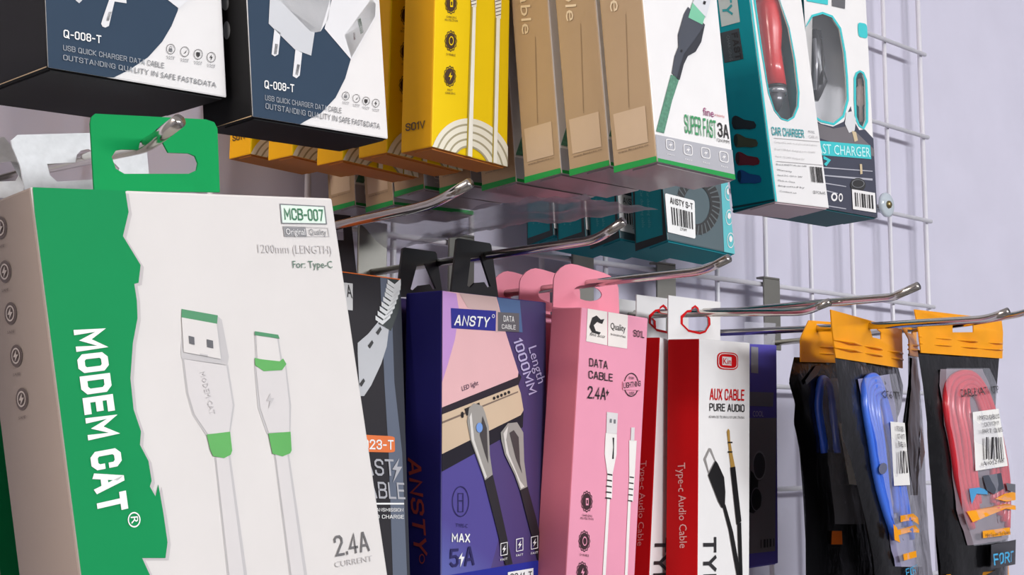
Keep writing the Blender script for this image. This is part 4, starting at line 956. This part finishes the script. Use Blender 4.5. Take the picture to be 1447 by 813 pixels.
# the dark cable and plug inside
pts = [inside(K2, q, d) for q, d in (((1151, 45), .010), ((1150, 70), .010), ((1153, 95), .009), ((1158, 115), .010), ((1152, 130), .011), ((1150, 142), .012))]
cc = empty('charger_cable', tuple(pts[0])); tag_obj(cc, 'dark charger plug and cable inside the oval window', 'charger')
L0 = Vector(pts[0])
V, Fc = tube_geo([Vector(q)-L0 for q in pts], [.0045, .0055, .0045, .0052, .0046, .003], 12); mesh_obj('plug_body', V, Fc, mat((62, 62, 66), .25, .3), None, cc, True)
for k in range(3):
    a = Vector(inside(K2, (1143+k*8, 55), .006))-L0; b = Vector(inside(K2, (1144+k*8, 135-k*8), .006))-L0
    V, Fc = tube_geo([a, (a+b)/2+Vector((.001*(k-1), -.001, 0)), b], .0012, 8); mesh_obj('lead', V, Fc, mat((170, 170, 176), .25, .5) if k == 1 else INK, None, cc, True)
a = Vector(inside(K2, (1215, 112), .006)); b = Vector(inside(K2, (1217, 172), .006))
o = empty('adapter_tip', tuple(a)); tag_obj(o, 'pale adapter tip inside the narrow slot window', 'adapter')
V, Fc = tube_geo([(0, 0, 0), (b-a)*.15, (b-a)*.2, (b-a)*.6, (b-a)*.65, b-a], [.0014, .0014, .0024, .0024, .0012, .0012], 10); mesh_obj('sleeve', V, Fc, mat((232, 214, 206), .4), None, o, True)

# ================================================================== patch cable bags
ORB = mat((244, 160, 10), .4, var=.06, scale=30, bump=.3, spec=.2); BAG = mat((13, 13, 15), .2, var=.1, bump=.6, scale=130, spec=.4)
class Bag(Pack):
    def __init__(s, label, X, hookpx, yaw, rows_px, T=.007):
        p = atX(hookpx, X)
        super().__init__('cable_bag', label, 'bag', tuple(p), (yaw, 0, 0), .1, .3, 0., 'patch cable bags')
        s.rows = sorted([(s.uv('F', a, False), s.uv('F', b, False)) for a, b in rows_px], key=lambda r: -(r[0][1]+r[1][1]))
        s.T = T; s.vt = s.rows[0][0][1]; s.seed = random.uniform(0, 50)
    def bulge(s, u, v):
        us = []
        for k in range(len(s.rows)-1):
            m0 = (s.rows[k][0][1]+s.rows[k][1][1])/2; m1 = (s.rows[k+1][0][1]+s.rows[k+1][1][1])/2
            if m1 <= v <= m0 or k == len(s.rows)-2 or (k == 0 and v > m0):
                t = min(1, max(0, (m0-v)/(m0-m1)))
                l = s.rows[k][0][0]*(1-t)+s.rows[k+1][0][0]*t; r = s.rows[k][1][0]*(1-t)+s.rows[k+1][1][0]*t
                break
        f = min(1, max(0, (u-l)/(r-l))); top = min(1, max(0, (s.vt-v)/.05))
        return s.T*math.sin(math.pi*f)**.55*(.02+.98*top) + .0016*noise.noise((u*150+s.seed, v*70, 1))*math.sin(math.pi*f)
    def loft(s, part, material, left, right, off, n=12, px=True, back=False, sub=5):
        L = [s.uv('F', p, False) for p in left]; Rr = [s.uv('F', p, False) for p in right]
        def dens(q):
            o = []
            for i in range(len(q)-1):
                for k in range(sub): o.append(tuple(np.array(q[i])+(np.array(q[i+1])-np.array(q[i]))*k/sub))
            return o+[q[-1]]
        L, Rr = dens(L), dens(Rr); V = []; Fc = []
        for a, b in zip(L, Rr):
            for i in range(n+1):
                t = i/n; u = a[0]+(b[0]-a[0])*t; v = a[1]+(b[1]-a[1])*t; z = s.bulge(u, v)+off
                V.append(s.loc('F', u, v, -z if back else z))
        for j in range(len(L)-1):
            for i in range(n):
                a = j*(n+1)+i; q = (a, a+n+1, a+n+2, a+1); Fc.append(q if not back else q[::-1])
        s.add(part, material, V, Fc)
    def patch(s, part, material, pts, off):
        V, Fc = fill_geo([[s.uv('F', p, False) for p in pts]])
        s.add(part, material, [s.loc('F', x, y, s.bulge(x, y)+off) for x, y, z in V], Fc)
    def btext(s, part, material, body, p0, p1, p2, off=.0012, bold=.01):
        s.nt = getattr(s, 'nt', 0)+1; part = '%s#%d' % (part, s.nt); V, Fc = text_geo(body, bold, 1); a, b, c = [np.array(s.uv('F', p, False)) for p in (p0, p1, p2)]
        o = []
        for x, y, z in V:
            q = a+(b-a)*x+(c-a)*y; o.append(s.loc('F', q[0], q[1], s.bulge(q[0], q[1])+off+z))
        s.add(part, material, o, Fc)
    def finish(s):
        e = super().finish()
        for c in e.children_recursive: c.data.polygons.foreach_set('use_smooth', [True]*len(c.data.polygons))
        return e
def coil(label, B, pxs, rgb, n=4, r=.0021, off=.0016):
    """a coil of patch cable lying behind the bag window"""
    root = empty('patch_cable', B.e.location); tag_obj(root, label, 'cable')
    Mw = np.array(B.e.location)
    cm = mat(rgb, .3, coat=.2)
    for k in range(n):
        pts = []
        for i, (x, y) in enumerate(pxs):
            cx, cy = np.mean(np.array(pxs), 0); sc = 1-.16*k
            u, v = B.uv('F', (cx+(x-cx)*sc, cy+(y-cy)*(1-.07*k)), False)
            pts.append(Vector(B.world(B.loc('F', u, v, B.bulge(u, v)+off)) - Mw))
        sm = []
        for i in range(len(pts)-1):
            p0, p1, p2, p3 = pts[max(i-1, 0)], pts[i], pts[i+1], pts[min(i+2, len(pts)-1)]
            for t in (0, .25, .5, .75):
                sm.append(.5*((2*p1)+(p2-p0)*t+(2*p0-5*p1+4*p2-p3)*t*t+(3*p1-p0-3*p2+p3)*t**3))
        sm.append(pts[-1])
        V, Fc = tube_geo(sm, r, 8); mesh_obj('cable_strand', V, Fc, cm, None, root, True)
FILM = film((226, 226, 240), .2, .08); BACKING = mat((140, 138, 168), .4, var=.06); STK = mat((236, 234, 230), .5)
def bag(label, X, hookpx, yaw, left, right, head_l, head_r, holes, T=.007):
    B = Bag(label, X, hookpx, yaw, list(zip(left, right)), T)
    B.loft('pouch', BAG, left, right, 0, 16); B.loft('pouch', BAG, left, right, 0, 16, back=True)
    V, Fc = fill_geo([[B.uv('F', p, False) for p in head_l+head_r[::-1]]]+[[B.uv('F', p, False) for p in h] for h in holes], .0003)
    B.add('header', ORB, [B.loc('F', x, y, z+.0022+.0016*math.sin(x*140)) for x, y, z in V], Fc)
    for k in (.62, .78):
        a = [tuple(np.array(head_l[0])*(1-k)+np.array(head_l[-1])*k), tuple(np.array(head_r[0])*(1-k)+np.array(head_r[-1])*k)]
        va = [B.uv('F', q, False) for q in a]; va = [(va[0][0]*(1-t)+va[1][0]*t, va[0][1]*(1-t)+va[1][1]*t) for t in [i/10 for i in range(11)]]
        V, Fc = tube_geo([B.loc('F', x, y, .0026+.0016*math.sin(x*140)) for x, y in va], .0006, 6); B.add('zip_ridge', ORB, V, Fc)
    return B
# rear bag on the long hook
B = bag('black patch cable bag with brown-orange header, rear one on the long hook', XC, (1150, 464), 14,
    [(1122, 505), (1117, 530), (1115, 542), (1124, 572), (1122, 600), (1130, 634), (1135, 690), (1138, 740), (1139, 860)],
    [(1215, 505), (1216, 530), (1218, 542), (1222, 572), (1226, 600), (1232, 634), (1240, 690), (1250, 740), (1262, 860)],
    [(1141, 453), (1124, 476), (1122, 482), (1122, 512)], [(1200, 458), (1212, 470), (1215, 482), (1215, 514)], [[(1149, 458), (1162, 459), (1162, 467), (1149, 466)]])
B.loft('window', FILM, [(1150, 535), (1146, 580), (1150, 650), (1160, 740)], [(1190, 535), (1194, 580), (1200, 650), (1210, 740)], .004)
B.patch('sticker', STK, [(1162, 598), (1192, 602), (1194, 686), (1174, 684)], .0052)
for k in range(3): B.btext('lettering', INK, ('PATCH CABLE CO', 'CAT6 UTP', 'PART NO. 0812')[k], (1168+k, 612+k*11), (1188, 613+k*11), (1168+k, 606+k*11), .0056)
B.patch('orange_print#1', ORNG, [(1186, 590), (1196, 600), (1196, 640), (1190, 666), (1187, 640)], .0008); B.patch('orange_print#2', ORNG, [(1162, 750), (1174, 750), (1175, 769), (1162, 769)], .0008)
B.patch('grey_print', mat((80, 82, 88), .3), [(1132, 538), (1150, 517), (1158, 516), (1150, 530), (1134, 544)], .001)
coil('coiled blue patch cable in the rear bag of the long hook', B, [(1150, 640), (1146, 580), (1149, 545), (1156, 535), (1163, 545), (1166, 580), (1164, 640)], (46, 84, 190), 2)
B.finish()
# front bag with blue cable
B = bag('clear fronted orange-topped bag holding a blue patch cable', XC, (1222, 462), 16,
    [(1179, 500), (1185, 545), (1188, 587), (1191, 620), (1202, 650), (1212, 690), (1224, 740), (1234, 790), (1240, 860)],
    [(1268, 515), (1276, 545), (1273, 570), (1264, 590), (1266, 620), (1272, 660), (1281, 710), (1288, 760), (1294, 860)],
    [(1169, 438), (1172, 462), (1176, 485), (1179, 506)], [(1270, 466), (1270, 480), (1270, 500), (1268.5, 521)], [[(1224, 455), (1229, 456), (1231, 467), (1241, 470), (1240, 480), (1225, 477), (1223, 466)]])
B.loft('window_backing', BACKING, [(1207, 536), (1209, 580), (1217, 640), (1231, 700), (1241, 745), (1249, 800)], [(1253, 529), (1257, 580), (1261, 640), (1269, 700), (1279, 760), (1284, 800)], .0006)
B.loft('window', FILM, [(1206, 535), (1208, 580), (1216, 640), (1230, 700), (1240, 745), (1248, 800)], [(1254, 528), (1258, 580), (1262, 640), (1270, 700), (1280, 760), (1285, 800)], .0045)
B.patch('sticker', STK, [(1232, 596), (1258, 598), (1255, 685), (1234, 686)], .0056)
for k in range(3): B.btext('lettering', INK, ('PATCH CABLE', 'CAT6 UTP', 'BLUE 1.5M')[k], (1239, 609+k*11), (1254, 610+k*11), (1239, 602+k*11), .006)
for k in range(5): B.patch('barcode', INK, [(1240+k*3.2, 637), (1241.3+k*3.2, 637), (1240.5+k*3.2, 668), (1239.2+k*3.2, 668)], .006)
B.patch('orange_print#3', ORB, [(1244, 728), (1262, 725), (1274, 731), (1276, 741), (1260, 734), (1245, 737)], .0052); B.patch('orange_print#4', ORB, [(1242, 748), (1262, 741), (1275, 748), (1274, 752), (1258, 751), (1243, 756)], .0052)
B.patch('orange_print#5', ORB, [(1249, 782), (1265, 777), (1266, 786), (1250, 791)], .0052); B.patch('orange_print#6', ORB, [(1237, 740), (1241, 745), (1246, 766), (1239, 762)], .0052)
B.btext('lettering', INK, 'CAT6 UTP', (1226, 563), (1253, 565), (1226, 552), .0052); B.btext('lettering', mat((60, 170, 220), .4), 'FORT', (1262, 815), (1285, 808), (1260, 803), .001)
B.patch('round_mark', mat((96, 100, 124), .4), ell(1222, 662, 3.5, 8), .005)
coil('coiled blue patch cable inside the clear fronted bag', B, [(1246, 760), (1226, 690), (1213, 620), (1209, 570), (1214, 540), (1226, 532), (1236, 545), (1243, 600), (1254, 680), (1268, 760)], (62, 112, 224), 5, .0021)
B.finish()
# bag seen nearly edge-on behind the red one
B = bag('narrow black and brown bag hanging almost edge-on behind the red cable bag', XB, (1284, 466), 24,
    [(1283, 500), (1284, 545), (1278, 590), (1272, 640), (1276, 720), (1283, 780), (1290, 860)],
    [(1296, 500), (1299, 545), (1302, 590), (1305, 640), (1308, 720), (1312, 780), (1320, 860)],
    [(1270, 462), (1277, 480), (1283, 503)], [(1290, 464), (1293, 480), (1296, 505)], [[(1279, 466), (1284, 467), (1284, 472), (1279, 471)]], .004)
B.loft('window', mat((150, 98, 70), .35, var=.1), [(1286, 505), (1284, 550), (1278, 600), (1276, 640), (1281, 700)], [(1293, 507), (1294, 550), (1290, 600), (1288, 640), (1286, 700)], .0008)
B.patch('orange_print#7', ORNG, [(1290, 600), (1294, 640), (1288, 665), (1287, 640)], .0016)
B.finish()
# red cable bag
B = bag('orange-topped bag holding a coiled red patch cable', XB, (1355, 462), 8,
    [(1296.5, 495), (1304, 545), (1310.6, 605), (1315, 672), (1321, 740), (1327, 800), (1330, 860)],
    [(1412.5, 500), (1408, 545), (1404, 580), (1419.5, 652), (1422, 723), (1422, 800), (1422, 860)],
    [(1283, 438), (1290, 468), (1296, 499)], [(1413, 452), (1415.5, 470), (1413, 507)], [[(1344, 458), (1367, 459), (1367, 470), (1344, 470)]], .009)
B.loft('window_backing', mat((128, 116, 124), .4, var=.06), [(1325, 522), (1321, 545), (1323, 600), (1331, 660), (1336, 720), (1349, 770)], [(1385, 522), (1391, 545), (1397, 600), (1413, 660), (1415, 720), (1415, 760)], .0006)
B.loft('window', FILM, [(1324, 521), (1320, 545), (1322, 600), (1330, 660), (1335, 720), (1348, 770)], [(1386, 521), (1392, 545), (1398, 600), (1414, 660), (1416, 720), (1416, 760)], .005)
B.patch('sticker', STK, [(1347, 583), (1389, 578), (1392, 658), (1347, 665)], .0062)
for k in range(3): B.btext('lettering', INK, ('PATCH CABLE CO', 'CAT6 UTP 1.5M', 'PART NO. 0815')[k], (1353+(k == 1)*5, 594+k*9.5), (1387-(k == 1)*4, 591+k*9.5), (1353+(k == 1)*5, 588+k*9.5), .0068)
for k in range(8): B.patch('barcode', INK, [(1358+k*3.6, 618), (1360+k*3.6-(k % 2), 617.5), (1360+k*3.6-(k % 2), 648), (1358+k*3.6, 649)], .0068)
B.btext('lettering', INK, 'A 4002 9087', (1354, 658), (1387, 653), (1354, 652), .0068)
B.btext('lettering', INK, 'CABLE CAT6 UTP', (1334, 562), (1392, 556), (1334, 551), .006)
B.patch('orange_print#8', ORB, [(1338, 722), (1362, 716), (1390, 711), (1412, 714), (1412, 720), (1390, 718), (1366, 728), (1345, 737)], .0058); B.patch('orange_print#9', ORB, [(1373, 704), (1388, 697), (1413, 694), (1413, 706), (1390, 708)], .0058)
B.patch('orange_print#10', ORB, [(1356, 749), (1397, 744), (1397, 754), (1357, 759)], .0058)
B.btext('lettering', BRN, 'High Speed & Top Quality', (1360, 757), (1395, 752.5), (1360, 752.5), .0062)
B.patch('plug_print#11', mat((60, 66, 78), .4), [(1356, 672), (1384, 668), (1388, 690), (1372, 698), (1360, 692)], .0058); B.patch('plug_print#12', mat((90, 92, 98), .4), [(1390, 682), (1413, 684), (1413, 696), (1392, 692)], .0058)
B.patch('blue_print', mat((70, 150, 200), .4), [(1341, 690), (1352, 688), (1362, 692), (1362, 698), (1350, 697), (1344, 712)], .0056)
B.patch('dark_band', mat((24, 24, 28), .3), [(1368, 768), (1420, 762), (1421, 797), (1368, 802)], .0052)
B.btext('lettering', mat((60, 170, 220), .4), 'FORT', (1370, 797), (1405, 792), (1369, 781), .006, .02)
B.patch('orange_print#13', ORB, [(1330, 812), (1380, 806), (1423, 797), (1424, 830), (1332, 838)], .001)
coil('coiled red patch cable inside the orange-topped bag', B, [(1352, 745), (1338, 690), (1328, 620), (1324, 570), (1332, 540), (1352, 528), (1372, 535), (1386, 565), (1396, 620), (1407, 680), (1404, 745)], (214, 44, 58), 5, .0024)
B.finish()
